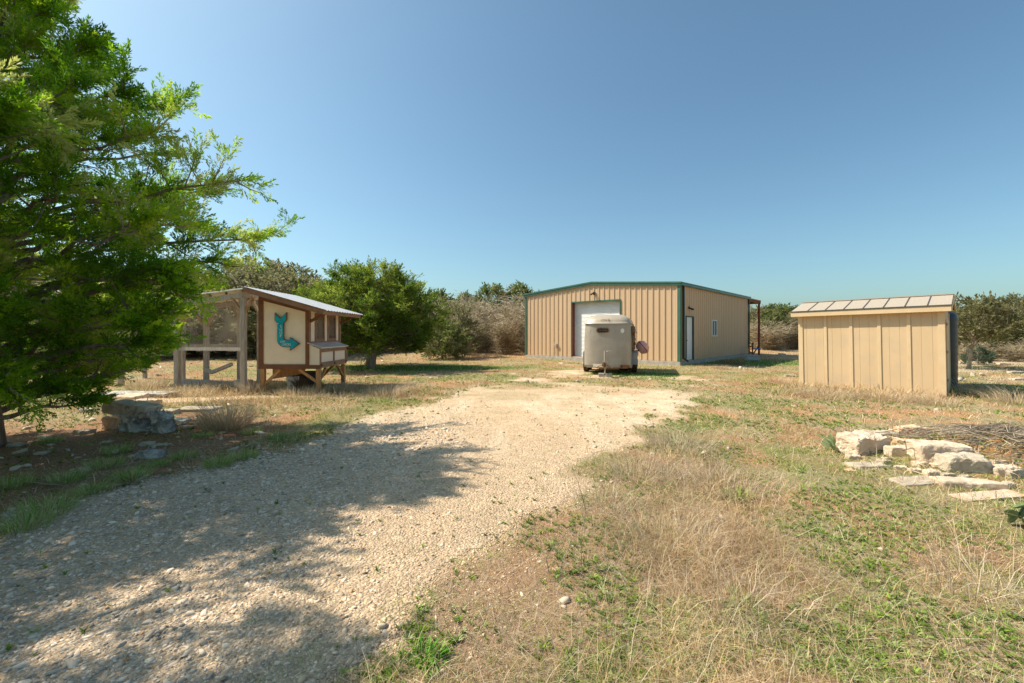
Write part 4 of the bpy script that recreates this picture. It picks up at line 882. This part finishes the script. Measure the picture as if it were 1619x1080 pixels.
mb = MB(); mb.box(-HW-.02, HW+.02, .35, LEN, .28, .38); mb.bar((-.7, .5, .33), (0, -.85, .42), .08, .11); mb.bar((.7, .5, .33), (0, -.85, .42), .08, .11); mb.box(-.75, .75, .08, .2, .27, .37); mb.build('frame', M['trailer'], tr)
mb = MB(); mb.box(-.45, .82, .02, .075, .29, .40); mb.build('bumper_rail', M['rust'], tr)
mb = MB(); mb.box(-.06, .06, -1.05, -.72, .40, .50); mb.tube([(0, -1.02, .40), (0, -1.02, .53)], .05, 10); mb.build('coupler', M['rust'], tr)
mb = MB(); mb.tube([(0, -.62, .08), (0, -.62, .45)], .028, 10); mb.tube([(0, -.62, .40), (0, -.62, .93)], .038, 10); mb.tube([(0, -.62, .88), (.10, -.66, .92), (.2, -.66, .92)], .012, 6)
mb.box(-.09, .09, -.70, -.54, .48, .56); mb.build('jack', M['trailer'], tr)
mb = MB(); mb.tube([(-.05, -.8, .46), (-.25, -.7, .36), (-.3, -.5, .25), (-.15, -.3, .3)], .012, 6); mb.tube([(.05, -.8, .46), (.2, -.7, .34), (.26, -.5, .26), (.2, -.2, .33)], .012, 6); mb.build('safety_chain', M['rust'], tr)
for s in (-1, 1):
    X0, X1 = (HW+.0, HW+.20) if s > 0 else (-HW-.14, -HW)
    mb = MB(); mb.box(X0, X1, 1.0, 3.0, .80, .83); mb.add([(X0, 1.0, .80), (X1, 1.0, .80), (X1, .93, .42), (X0, .93, .42)], [(0, 1, 2, 3)]); mb.box(X0, X1, .90, .93, .38, .81); mb.box(X1-.015 if s > 0 else X0, X1 if s > 0 else X0+.015, .93, 3.0, .62, .80)
    mb.box(X0-.02*s, X1, .86, .9, .36, .40)
    mb.build('fender', M['trailergrey'], tr)
    for yy in (1.45, 2.3):
        xc = s*(HW+.07); mb = MB()
        mb.tube([(xc-.1, yy, .34), (xc-.085, yy, .34), (xc+.085, yy, .34), (xc+.1, yy, .34)], [.30, .34, .34, .30], 26); w = mb.build('wheel', M['tire'], tr, smooth=False)
        mb = MB(); mb.tube([(xc+s*.09, yy, .34), (xc+s*.115, yy, .34)], [.19, .15], 16); mb.build('rim', M['rust'], w)
mb = MB(); mb.tube([(-HW, 1.45, .34), (HW, 1.45, .34)], .05, 8); mb.tube([(-HW, 2.3, .34), (HW, 2.3, .34)], .05, 8); mb.build('axle', M['rust'], tr)
# slatted, weathered right side standing proud of the body, hinges and latch
mb = MB()
for k in range(12):
    y_ = .62+k*.24; mb.box(HW+.006, HW+.05, y_, y_+.16, .86, 1.80+(k % 3)*.02)
mb.box(HW+.05, HW+.07, .6, 3.4, 1.25, 1.33); mb.box(HW+.05, HW+.07, .6, 3.4, 1.66, 1.72); mb.build('side_slats', M['oldwood'], tr)
mb = MB(); mb.box(HW+.07, HW+.12, .7, .85, 1.45, 1.6); mb.box(HW+.07, HW+.14, .9, .98, 1.1, 1.2); mb.tube([(HW+.05, .75, 1.5), (HW+.16, .8, 1.62), (HW+.2, .9, 1.55)], .012, 5); mb.build('latch', M['rust'], tr)
mb = MB(); mb.box(-HW+.0, HW, LEN-.03, LEN, .38, 1.9); mb.build('rear_gate', M['trailer'], tr)
mb = MB()
for cx in (-.02, .30):
    for k in range(6): z0 = .42+k*.245; oncurve(mb, [(cx-.004, z0), (cx+.004, z0), (cx+.004, z0+.245), (cx-.004, z0+.245)], .003, y0=.012 if k > 3 else .004)
mb.build('panel_seam', M['trailergrey'], tr)
mb = MB(); mb.box(-HW-.02, -HW-.005, .5, LEN, 1.2, 1.24); mb.build('rub_rail', M['trailergrey'], tr)
jb = (tr.matrix_basis if False else None)
tM = Matrix.Translation((3.48, 16.05, 0)) @ Matrix.Rotation(trz, 4, 'Z')
for i, dx in enumerate((-.12, .12)):
    p = tM @ Vector((dx*1.05, -.62, 0)); mb = MB(); mb.box(-.1, .1, -.1, .1, -.02, .13); mb.box(-.03, .03, -.102, -.099, .02, .11)
    o = mb.build('wood_block', M['concrete'], bevel=.01); o.location = (p.x, p.y, zh(p.x, p.y)); o.rotation_euler = (0, 0, trz+.1)
    tag(o, 'small concrete block under the trailer jack, %s one' % ('left' if dx < 0 else 'right'), 'block', 'blocks under the jack')

# cement mixer behind trailer
mx = thing('cement_mixer', 'cement mixer with a tilted pink drum beside the trailer', 'cement mixer', (4.98, 18.3, 0), 0)
c0 = Vector((.50, 0, .97)); da = Vector((.78, -.1, .62)).normalized()
pts = [c0-da*.27, c0-da*.24, c0-da*.02, c0+da*.0, c0+da*.02, c0+da*.20, c0+da*.24]
mb = MB(); mb.tube([c0-da*.22, c0-da*.21, c0-da*.06, c0+da*.06, c0+da*.2], [.12, .20, .29, .29, .17], 22); dmn = mb.build('drum', M['pink'], mx, smooth=False)
mb = MB(); mb.tube([c0-da*.012, c0+da*.012], [.303, .303], 22, False); mb.tube([c0-da*.012, c0-da*.011], [.29, .303], 22, False); mb.tube([c0+da*.011, c0+da*.012], [.303, .29], 22, False); mb.build('gear_ring', M['rust'], dmn)
mb = MB(); mb.bar((.0, 0, .6), c0-da*.2, .06, .05); mb.bar((-.1, -.3, 0), (0, 0, .75), .05, .05); mb.bar((-.1, .3, 0), (0, 0, .75), .05, .05); mb.bar((-.6, 0, .1), (0, 0, .7), .05, .05); mb.bar((0, 0, .6), (.1, .0, 1.15), .04, .04); mb.build('stand', M['rust'], mx)
mb = MB(); mb.tube([(-.3, -.35, .22), (-.3, -.28, .22)], .22, 20); mb.build('wheel', M['tire'], mx); mb = MB(); mb.tube([(-.3, .28, .22), (-.3, .35, .22)], .22, 20); mb.build('wheel', M['tire'], mx)

# ------------------------------------------------------------ storage shed
sh = thing('storage_shed', 'low cream board-and-batten shed with a shallow seamed roof', 'shed', (8.45, 12.83, .0), math.atan2(-.731, .682)); sh.rotation_euler = (0, math.radians(-.9), math.atan2(-.731, .682))
SLN, SDP, SH_ = 3.05, 2.4, 2.07
mb = MB(); S = sorted(set([0, SLN]+[round(k*.2033, 4) for k in range(1, 15)]))
for i in range(len(S)-1):
    a, b = S[i], S[i+1]; mb.add([(a+.004, 0, -.05), (b-.004, 0, -.05), (b-.004, 0, SH_), (a+.004, 0, SH_)], [(0, 1, 2, 3)])
    if i < len(S)-2: mb.add([(b-.004, 0, -.05), (b, .006, -.05), (b, .006, SH_), (b-.004, 0, SH_)], [(0, 1, 2, 3)]); mb.add([(b, .006, -.05), (b+.004, 0, -.05), (b+.004, 0, SH_), (b, .006, SH_)], [(0, 1, 2, 3)])
mb.build('front_wall', M['shed'], sh)
mb = MB(); mb.box(SLN-.02, SLN, .004, SDP, -.05, SH_); mb.prism([(0, 0)]*0 or [(0, 0), (0, 0), (0, 0)], 0, 0) if False else None; mb.build('side_wall', M['shed'], sh)
mb = MB(); mb.box(0, .02, .004, SDP, -.05, SH_); mb.build('side_wall', M['shed'], sh)
mb = MB(); mb.box(.02, SLN-.02, SDP-.02, SDP, -.05, SH_); mb.build('rear_wall', M['shed'], sh)
for xx in (0, SLN-.02):
    mb = MB(); mb.add([(xx+e, y_, z_) for e in (0, .02) for y_, z_ in ((0, SH_), (SDP, SH_), (SDP/2, SH_+.33))], [(0, 1, 2), (5, 4, 3), (0, 3, 4, 1), (1, 4, 5, 2), (2, 5, 3, 0)]); mb.build('gable', M['shed'], sh)
for t, w in ((.0, .11), (.215, .07), (.405, .07), (.60, .07), (.79, .07), (1, .11)):
    xc = min(max(t*SLN, w/2), SLN-w/2); mb = MB(); mb.box(xc-w/2, xc+w/2+(.018 if t == 1 else 0), -.02, -.001, -.03, SH_-.005); mb.build('batten', M['shedtrim'], sh)
mb = MB(); mb.box(SLN+.001, SLN+.02, .0, .09, -.03, SH_-.01); mb.box(SLN+.001, SLN+.02, SDP-.09, SDP, -.03, SH_-.01); mb.box(SLN+.001, SLN+.03, .5, 1.6, .0, 1.85); mb.build('side_door', M['shedtrim'], sh)
mb = MB()
for z_ in (.3, 1.0, 1.7): mb.box(SLN+.03, SLN+.045, .45, .7, z_, z_+.06)
mb.build('hinge', M['concrete'], sh)
OV, GO = .15, .14; rz0 = SH_+.03; rise_ = .30
for sgn in (0, 1):
    ya, yb = (-OV, SDP/2) if sgn == 0 else (SDP+OV, SDP/2); za, zb_ = rz0+.06, rz0+.06+rise_+.03
    mb = MB(); vs = [(x_, y_, z_) for x_ in (-GO, SLN+GO) for y_, z_ in ((ya, za), (yb, zb_), (yb, zb_+.03), (ya, za+.03))]
    mb.add(vs, [(0, 1, 2, 3), (7, 6, 5, 4), (0, 4, 5, 1), (1, 5, 6, 2), (2, 6, 7, 3), (3, 7, 4, 0)]); rf = mb.build('roof', M['shedroof'], sh)
    if sgn == 0:
        for k in range(1, 8):
            xx = -GO+(SLN+2*GO)*k/8; mb = MB(); mb.bar((xx, ya, za+.036), (xx, yb-.12, zb_+.036-.03), .022, .012); mb.build('seam', M['shedseam'], rf)
mb = MB(); mb.box(-GO-.01, SLN+GO+.01, SDP/2-.13, SDP/2+.13, rz0+.06+rise_+.045, rz0+.06+rise_+.07); mb.build('ridge_cap', M['shedroof'], sh)
mb = MB(); mb.box(-GO, SLN+GO, -OV-.025, -OV-.002, rz0-.07, rz0+.06); mb.build('fascia', M['shedtrim'], sh, bevel=.004)
mb = MB(); mb.box(-GO-.01, SLN+GO+.01, -OV-.04, -OV-.0, rz0+.063, rz0+.092); mb.build('drip_edge', M['shedseam'], sh)
mb = MB(); mb.box(-GO+.02, SLN+GO-.02, -OV+.0, -.001, rz0-.065, rz0-.045); mb.build('soffit', M['shedtrim'], sh)
for ya in (-OV, SDP+OV):
    for xx in (-GO, SLN+GO): MB().bar((xx, ya, rz0+.0), (xx, SDP/2, rz0+rise_+.03), .025, .12).build('bargeboard', M['shedtrim'], sh)
# black tank
t_ = thing('water_tank', 'dark blue-black cylindrical water tank standing behind the shed', 'water tank', (12.64, 13.1, 0))
mb = MB(); zz = [0, .05]+[.05+.1*k for k in range(1, 21)]+[2.12, 2.2, 2.24]; r0 = .52
mb.tube([(0, 0, z_) for z_ in zz], [r0-.02]+[r0+(.012 if k % 2 else 0) for k in range(21)]+[r0-.03, r0-.15, .2], 36); mb.build('shell', M['tank'], t_, smooth=True)
mb = MB(); mb.tube([(0, 0, 2.23), (0, 0, 2.3)], .2, 20); mb.build('lid', M['black'], t_)

# ------------------------------------------------------------ chicken coop
cp = thing('chicken_coop', 'raised cream and brown chicken coop with a sloping metal roof', 'chicken coop', (0, 0, 0))
XL, XR, YF, YB = -6.58, -5.33, 11.4, 13.5; NX = -5.03; ZB = .72
def rz_(x): return 2.52+(x-XL)*(2.19-2.52)/(XR-XL)
T = .03
mb = MB(); mb.prism([(XL, ZB), (XR, ZB), (XR, rz_(XR)), (XL, rz_(XL))], YF+.002, YF+.03); mb.build('front_panel', M['cream'], cp)
mb = MB(); mb.prism([(XL, ZB), (XR, ZB), (XR, rz_(XR)), (XL, rz_(XL))], YB-.03, YB); mb.build('rear_panel', M['cream'], cp)
mb = MB(); mb.box(XL, XL+.03, YF+.03, YB-.03, ZB, rz_(XL)-.02); mb.build('side_panel', M['cream'], cp)
mb = MB()
def wbox(y0, y1, z0, z1): mb.box(XR-.03, XR-.002, y0, y1, z0, z1)
WN = ((11.82, 12.36), (12.62, 13.16)); zt = rz_(XR)-.03
wbox(YF+.031, YB-.031, ZB, 1.33); wbox(YF+.031, YB-.031, 2.06, zt)
for a, b in ((YF+.031, WN[0][0]), (WN[0][1], WN[1][0]), (WN[1][1], YB-.031)): wbox(a, b, 1.33, 2.06)
mb.build('window_wall', M['cream'], cp)
for a, b in WN:
    mb = MB()
    for q in ((a-.03, a+.04, 1.33, 2.09), (b-.04, b+.03, 1.33, 2.09), (a+.04, b-.04, 1.33, 1.4), (a+.04, b-.04, 2.02, 2.09)): mb.box(XR-.02, XR+.02, *q)
    w = mb.build('window', M['brownl'], cp)
    mb = MB(); mb.box(XR-.012, XR-.008, a+.04, b-.04, 1.4, 2.02); mb.build('screen', M['wire'], w)
# trim on front
mb = MB(); mb.box(XL-.035, XL+.09, YF-.02, YF, ZB-.10, rz_(XL)-.01); mb.box(XR-.06, XR+.035, YF-.02, YF, ZB-.1, rz_(XR)-.01)
mb.prism([(XL+.09, rz_(XL+.09)-.10), (XR-.06, rz_(XR-.06)-.10), (XR-.06, rz_(XR-.06)-.01), (XL+.09, rz_(XL+.09)-.01)], YF-.018, YF); mb.box(XL+.09, XR-.06, YF-.018, YF, ZB-.1, ZB+.02); mb.build('front_trim', M['brown'], cp)
mb = MB(); mb.box(XR, XR+.035, YF+.001, YF+.10, 1.24, zt); mb.box(XR, XR+.035, YB-.1, YB, ZB, zt); mb.box(XR, XR+.04, YF+.1, YB-.1, 1.24, 1.33); mb.build('side_trim', M['brownl'], cp)
mb = MB(); mb.box(XL-.03, XR+.03, YF+.0, YB, ZB-.10, ZB-.002); mb.build('floor', M['cedar'], cp)
# nest box
nb = [(XR+.001, ZB), (NX, ZB), (NX, 1.14), (XR+.001, 1.27)]
mb = MB(); mb.prism(nb, YF+.001, YB-.3); nbx = mb.build('nest_box', M['cream'], cp)
mb = MB(); mb.prism([(XR-.0, 1.29), (NX+.07, 1.155), (NX+.07, 1.175), (XR-.0, 1.31)], YF-.04, YB-.26); mb.build('lid', M['metalroof'], nbx)
YN = YB-.3; mb = MB()
for q in ((YF, YF+.07, ZB-.08, 1.13), (YN-.07, YN, ZB-.08, 1.13), ((YF+YN)/2-.03, (YF+YN)/2+.03, ZB-.08, 1.13)): mb.box(NX+.001, NX+.025, *q)
mb.box(NX+.001, NX+.028, YF+.07, YN-.07, ZB-.08, ZB+.06); mb.box(NX+.001, NX+.028, YF+.07, YN-.07, 1.05, 1.13); mb.build('frame', M['brownl'], nbx)
mb = MB(); mb.box(XR+.036, NX+.02, YF-.016, YF-.001, ZB-.1, ZB-.0); mb.build('sill', M['brown'], nbx)
mb = MB()
for yy in (YF+.05, (YF+YN)/2, YN-.05): mb.box(NX+.028, NX+.045, yy-.03, yy+.03, ZB-.03, ZB+.02); 
mb.build('hinge', M['black'], nbx)
# roof
def rr_(x): return 2.70+(x+6.8)*(2.12-2.70)/(-4.76+6.8)
mb = MB(); nn = 60; Y0, Y1 = 11.0, 13.77; X0, X1 = -6.85, -4.70
for i in range(nn):
    a = Y0+(Y1-Y0)*i/nn; b = Y0+(Y1-Y0)*(i+1)/nn; za = .012*math.cos(i*1.57); zb_ = .012*math.cos((i+1)*1.57)
    mb.add([(X0, a, rr_(X0)+.03+za), (X1, a, rr_(X1)+.03+za), (X1, b, rr_(X1)+.03+zb_), (X0, b, rr_(X0)+.03+zb_)], [(0, 1, 2, 3)])
    mb.add([(X0, a, rr_(X0)+.02+za), (X1, a, rr_(X1)+.02+za), (X1, b, rr_(X1)+.02+zb_), (X0, b, rr_(X0)+.02+zb_)], [(0, 3, 2, 1)])
mb.build('roof', M['metalroof'], cp)
mb = MB(); mb.prism([(X0+.04, rr_(X0+.04)-.10), (X1-.06, rr_(X1-.06)-.10), (X1-.06, rr_(X1-.06)+.005), (X0+.04, rr_(X0+.04)+.005)], Y0+.03, Y0+.07)
mb.box(X1-.085, X1-.06, Y0+.07, Y1-.05, rr_(X1-.06)-.09, rr_(X1-.06)+.003); mb.build('fascia', M['brownl'], cp)
mb = MB()
for yy in (Y0+.3, 12.2, 13.0, 13.6): mb.prism([(X0+.1, rr_(X0+.1)-.11), (X1-.09, rr_(X1-.09)-.11), (X1-.09, rr_(X1-.09)-.0), (X0+.1, rr_(X0+.1)-.0)], yy, yy+.04)
mb.build('rafter', M['cedar'], cp)
for yy in (YF+.05, YB-.05):
    mb = MB(); mb.bar((XR+.03, yy, 1.86), (X1-.14, yy, 2.10), .05, .07); mb.build('roof_bracket', M['brown'], cp)
for lx, ly in ((XL+.05, YF+.06), (NX-.05, YF+.06), (NX-.05, YB-.36), (XL+.05, YB-.1), (XL+.75, YB-.3)):
    mb = MB(); mb.box(lx-.05, lx+.05, ly-.05, ly+.05, -.15, ZB-.1); mb.build('leg', M['cedar'], cp)
for a, b in (((XL+.08, YF+.06, .2), (XL+.5, YF+.06, ZB-.12)), ((NX-.1, YF+.06, .28), (NX-.55, YF+.06, ZB-.12)), ((NX-.05, YF+.1, .28), (NX-.05, YF+.5, ZB-.12)), ((NX-.05, YB-.42, .28), (NX-.05, YB-.8, ZB-.12)), ((XL+.8, YB-.3, .2), (XL+1.2, YB-.3, ZB-.12))): MB().bar(a, b, .07, .05, (0, 1, 0)).build('leg_brace', M['cedar'], cp)
mb = MB(); mb.prism([(XL+.05, .30), (XL+.9, .45), (XL+.95, ZB-.11), (XL+.05, ZB-.11)], YF+.5, YF+.53); mb.build('ramp_board', M['cedar'], cp)
# arrow sign on the front panel
def S_(zx, zy): return ((425+zx/14.4-CX)/F*YF, EH-(485+zy/14.4-HY)/F*YF)
ol = [(165, 160), (290, 280), (412, 155), (412, 305), (345, 372), (345, 690)]+[(345+55*(1-math.cos(t)), 700+70*math.sin(t)) for t in np.linspace(0, 1.57, 6)]+[(515, 770), (515, 715), (700, 843), (515, 975), (515, 905), (375, 905)]+[(375-150*math.sin(t), 755+150*math.cos(t)) for t in np.linspace(.1, 1.57, 8)]+[(225, 375), (165, 305)]
sg = thing('arrow_sign', 'turquoise bent arrow sign lettered LIVE CHICKS on the coop front', 'sign', (-6.05, YF-.03, 1.5))
def rel(p): a = S_(*p); return (a[0]+6.05, a[1]-1.5)
cen = (330, 560)
def grow(p, k, cx=0): return p
bk = MB(); pl = [rel(p) for p in ol]
def offset(poly, d):
    out = []; n = len(poly)
    for i in range(n):
        a, b, c = Vector(poly[i-1]), Vector(poly[i]), Vector(poly[(i+1) % n]); n1 = (b-a).normalized(); n2 = (c-b).normalized()
        nn_ = Vector((n1.y+n2.y, -n1.x-n2.x)); L_ = nn_.length or 1; nn_ /= L_; k = 1/max(.45, nn_.dot(Vector((n1.y, -n1.x)))); out.append(tuple(b+nn_*d*k))
    return out
area = sum(pl[i-1][0]*pl[i][1]-pl[i][0]*pl[i-1][1] for i in range(len(pl))); sg_ = 1 if area > 0 else -1
mb = MB(); mb.prism(offset(pl, sg_*.014), -.02, .028); mb.build('backing', M['oldwood'], sg)
mb = MB(); mb.prism(pl, -.028, -.021); mb.build('face', M['turq'], sg)
def letters(s, zx, zy, size, parent, sx=1.0):
    me = textmesh(s, size); px_, pz_ = rel((zx, zy))
    for v in me.vertices: v.co = (v.co.x*sx+px_, -.031, v.co.y+pz_)
    me.materials.append(M['signwhite']); o = bpy.data.objects.new('lettering', me); C.objects.link(o); o.parent = parent
for ch, zy in (('S', 450), ('H', 530), ('O', 600), ('P', 668)): letters(ch, 300, zy, .095, sg)
letters('LIVE', 340, 797, .085, sg, .8); letters('CHICKS', 425, 862, .085, sg, .8)
mb = MB(); a = rel((240, 430)); b = rel((250, 610)); mb.box(a[0]-.03, a[0]-.024, -.032, -.030, b[1], a[1]); c_ = rel((250, 385)); mb.box(c_[0]-.03, c_[0]-.005, -.032, -.030, c_[1]-.012, c_[1]+.012); mb.build('lettering', M['signwhite'], sg)

# run (pen) beside the coop
rn = thing('chicken_run', 'weathered grey timber chicken run with wire mesh walls left of the coop', 'chicken run', (0, 0, 0))
def post(x, y, z1, w=.12):
    mb = MB(); mb.box(x-w/2, x+w/2, y-w/2, y+w/2, -.15, z1); mb.build('post', M['greywood'], rn, bevel=.006)
FR = [(-6.95, 11.3), (-9.32, 12.15), (-11.6, 12.95)]; BK = [(-8.75, 14.0), (-10.85, 14.4), (-12.7, 15.1)]; zf = [2.48, 2.30, 2.14]
for (x, y), z in zip(FR, zf): post(x, y, z)
for (x, y), z in zip(BK, zf): post(x, y, z-.02, .1)
post(-7.12, 12.3, 2.45, .1); post(-9.35, 13.35, 2.28, .12)
mb = MB(); mb.bar((-6.95, 11.24, 2.55), (-7.12, 12.36, 2.52), .1, .12); mb.bar((-6.95, 11.35, 2.3), (-6.98, 11.6, 2.46), .05, .07); mb.bar((-7.12, 12.2, 2.2), (-7.04, 11.85, 2.44), .06, .08)
for i in range(2):
    mb.bar((*FR[i], zf[i]+.06), (*FR[i+1], zf[i+1]+.06), .09, .13); mb.bar((*BK[i], zf[i]+.03), (*BK[i+1], zf[i+1]+.03), .09, .12)
mb.build('beam', M['greywood'], rn)
mb = MB(); F0, F1, F2 = [Vector((*FR[i], zf[i]+.15)) for i in range(3)]
for t in np.linspace(0, 1, 9):
    a = F0.lerp(F2, t); b = Vector((*BK[0], zf[0]+.15)).lerp(Vector((*BK[2], zf[2]+.15)), t); mb.bar(a, b, .05, .09)
mb.build('rafter', M['rafter'], rn)
for (x, y), z in zip(FR+BK[:2]+[(-9.35, 13.35)], zf+zf):
    for e in ((x-.38, y+.1, z), (x+.3, y-.1, z)): MB().bar((x, y, z-.45), e, .05, .07).build('knee_brace', M['rafter'], rn)
a = F0+Vector((.15, -.18, .06)); b = F2+Vector((-.4, -.05, .05)); c = Vector((*BK[2], zf[2]+.22)); d = Vector((-8.3, 14.3, zf[0]+.22))
mb = MB(); up = Vector((0, 0, .03)); mb.add([a, b, c, d, a+up, b+up, c+up, d+up], [(0, 1, 2, 3), (7, 6, 5, 4), (0, 4, 5, 1), (1, 5, 6, 2), (2, 6, 7, 3), (3, 7, 4, 0)]); mb.build('roof', M['metalroof'], rn)
def span(a, b, z0, z1, nm='wire_mesh', mt='wire'):
    mb = MB(); mb.add([(a[0], a[1], z0), (b[0], b[1], z0), (b[0], b[1], z1[1]), (a[0], a[1], z1[0])], [(0, 1, 2, 3)]); mb.build(nm, M[mt], rn)
span((FR[0][0], FR[0][1]+.05), (FR[1][0], FR[1][1]+.05), 1.18, (zf[0], zf[1])); span((FR[1][0], FR[1][1]+.05), (FR[2][0], FR[2][1]+.05), .9, (zf[1], zf[2]))
MB().bar((FR[0][0], FR[0][1], 1.14), (FR[1][0], FR[1][1], 1.12), .05, .09).build('rail', M['greywood'], rn); MB().bar((*BK[0], 1.16), (*BK[1], 1.14), .05, .09).build('rail', M['greywood'], rn)
mb = MB(); mb.bar((-8.95, 12.7, .52), (-8.6, 12.5, .44), .08, .08); mb.bar((-8.62, 12.5, .42), (-7.9, 12.3, .68), .09, .09); mb.build('perch_branch', M['greywood'], rn)
for px, py, w, h, lab in ((374, 619, .42, .30, 'grey concrete block in front of the run beside the corner post'), (400, 618, .3, .18, 'dark low timber block between the run post and the coop')):
    x0, y0 = G(px, py); mb = MB(); mb.box(-w/2, w/2, 0, .2, -.03, h); o = mb.build('block', M['concrete'] if 'concrete' in lab else M['greywood'], bevel=.012); o.location = (x0, y0+.2, zh(x0, y0)); tag(o, lab, 'block')
x0, y0 = G(310, 612); mb = MB(); mb.box(-1.2, 1.2, -.06, .06, -.05, .16); o = mb.build('edging_timber', M['greywood'], bevel=.01); o.location = (x0, y0+.4, 0); o.rotation_euler = (0, 0, -.33); tag(o, 'weathered timber edging along the bottom of the run', 'timber')

# bucket and tub beneath
def pail(name, label, cat, px, py, dy, r, h, mt, rimmt, innermt):
    y0 = dy; x0 = (px-CX)/F*dy; t = thing(name, label, cat, (x0, y0, 0)); mb = MB()
    mb.tube([(0, 0, 0), (0, 0, h)], [r*.85, r], 24, False); mb.add([(r*.85*math.cos(k*math.pi/12), r*.85*math.sin(k*math.pi/12), .01) for k in range(24)], [tuple(range(24))]); mb.build('body', M[mt], t, smooth=True)
    mb = MB(); mb.tube([(0, 0, h-.03), (0, 0, h-.01), (0, 0, h)], [r*1.0, r*1.06, r*1.03], 24, False); mb.build('rim', M[rimmt], t, smooth=True)
    mb = MB(); mb.add([(r*.97*math.cos(k*math.pi/12), r*.97*math.sin(k*math.pi/12), h-.035) for k in range(24)], [tuple(range(24))]); mb.build('lid', M[innermt], t); return t
pail('bucket', 'white bucket with a blue lid under the coop', 'bucket', 463, 612, 12.0, .16, .36, 'bucket', 'bucket', 'blue')
pail('tub', 'large black round tub under the coop behind the bucket', 'tub', 483, 610, 12.75, .42, .42, 'black', 'black', 'black')
x0 = (478-CX)/F*11.8
t_ = thing('dead_weed', 'brown seeded dead weed in front of the black tub', 'weed', (x0, 11.7, 0)); n = 300; a = rng.random(n)*6.283
v, f, c = blades(np.cos(a)*.05, np.sin(a)*.05, np.zeros(n), .25+.3*rng.random(n), .007+0*a, .2+.8*rng.random(n), a, pick(n, (.13, .09, .06), (.2, .14, .09)), .4); npobj('blades', v, f, M['grass'], c, parent=t_)

# cactus at the right edge
x0, y0 = G(1612, 838); ct = thing('prickly_pear', 'green prickly pear pads at the right edge below the stone pile', 'cactus', (x0, y0, zh(x0, y0)))
for p, s, rt in (((-.02, .05, .10), (.11, .025, .085), (.3, .2, .4)), ((-.10, 0, .17), (.085, .02, .055), (.9, .5, .2)), ((.03, .02, .24), (.09, .022, .06), (1.0, -.2, .1)), ((.13, .08, .15), (.11, .03, .09), (.3, -.4, .5)), ((.08, -.08, .09), (.12, .02, .08), (.8, .3, -.3))):
    bm = bmesh.new(); bmesh.ops.create_uvsphere(bm, u_segments=24, v_segments=14, radius=1)
    me = bpy.data.meshes.new('pad')
    for v in bm.verts: v.co = Vector((v.co.x*s[0]*(1+.15*v.co.z), v.co.y*s[1], v.co.z*s[2]))
    bm.to_mesh(me); bm.free(); me.materials.append(M['cactus'])
    for q_ in me.polygons: q_.use_smooth = True
    o = bpy.data.objects.new('pad', me); C.objects.link(o); o.parent = ct; o.location = Vector(p)*.7; o.rotation_euler = rt; o.scale = (.68, .68, .68)

# ------------------------------------------------------------ light, sky, camera
EL = math.radians(49); tv = Vector((.975, -.21)).normalized()
sun = bpy.data.lights.new('sun', 'SUN'); so = bpy.data.objects.new('sun', sun); C.objects.link(so)
sun.energy = 3.85; sun.angle = math.radians(.53); sun.color = (1, .91, .76)
so.rotation_euler = Vector((tv.x*math.cos(EL), tv.y*math.cos(EL), -math.sin(EL))).to_track_quat('-Z', 'Y').to_euler()
w = bpy.data.worlds.new('World'); bpy.context.scene.world = w; w.use_nodes = True; nt = w.node_tree
bg = nt.nodes['Background']; sk = nt.nodes.new('ShaderNodeTexSky'); sk.sky_type = 'NISHITA'; sk.sun_disc = False
sk.sun_elevation = EL; sk.sun_rotation = math.atan2(-tv.x, -tv.y) % (2*math.pi); sk.altitude = 300; sk.air_density = 1.0; sk.dust_density = 2.4; sk.ozone_density = 1.2
tn = nt.nodes.new('ShaderNodeMix'); tn.data_type = 'RGBA'; tn.blend_type = 'MULTIPLY'; tn.inputs['Factor'].default_value = 1
tn.inputs['B'].default_value = (.46, .59, .58, 1); nt.links.new(sk.outputs[0], tn.inputs['A']); nt.links.new(tn.outputs['Result'], bg.inputs[0]); bg.inputs[1].default_value = .15
cam = bpy.data.cameras.new('camera'); co = bpy.data.objects.new('camera', cam); C.objects.link(co)
co.location = (0, 0, EH); co.rotation_euler = (math.radians(90), 0, 0); cam.sensor_width = 36; cam.lens = 36*F/1619; cam.shift_y = -13/1619
cam.clip_start = .05; cam.clip_end = 3000; sc = bpy.context.scene; sc.camera = co
sc.view_settings.view_transform = 'Standard'; sc.view_settings.look = 'None'; sc.view_settings.gamma = 1; sc.view_settings.exposure = .86
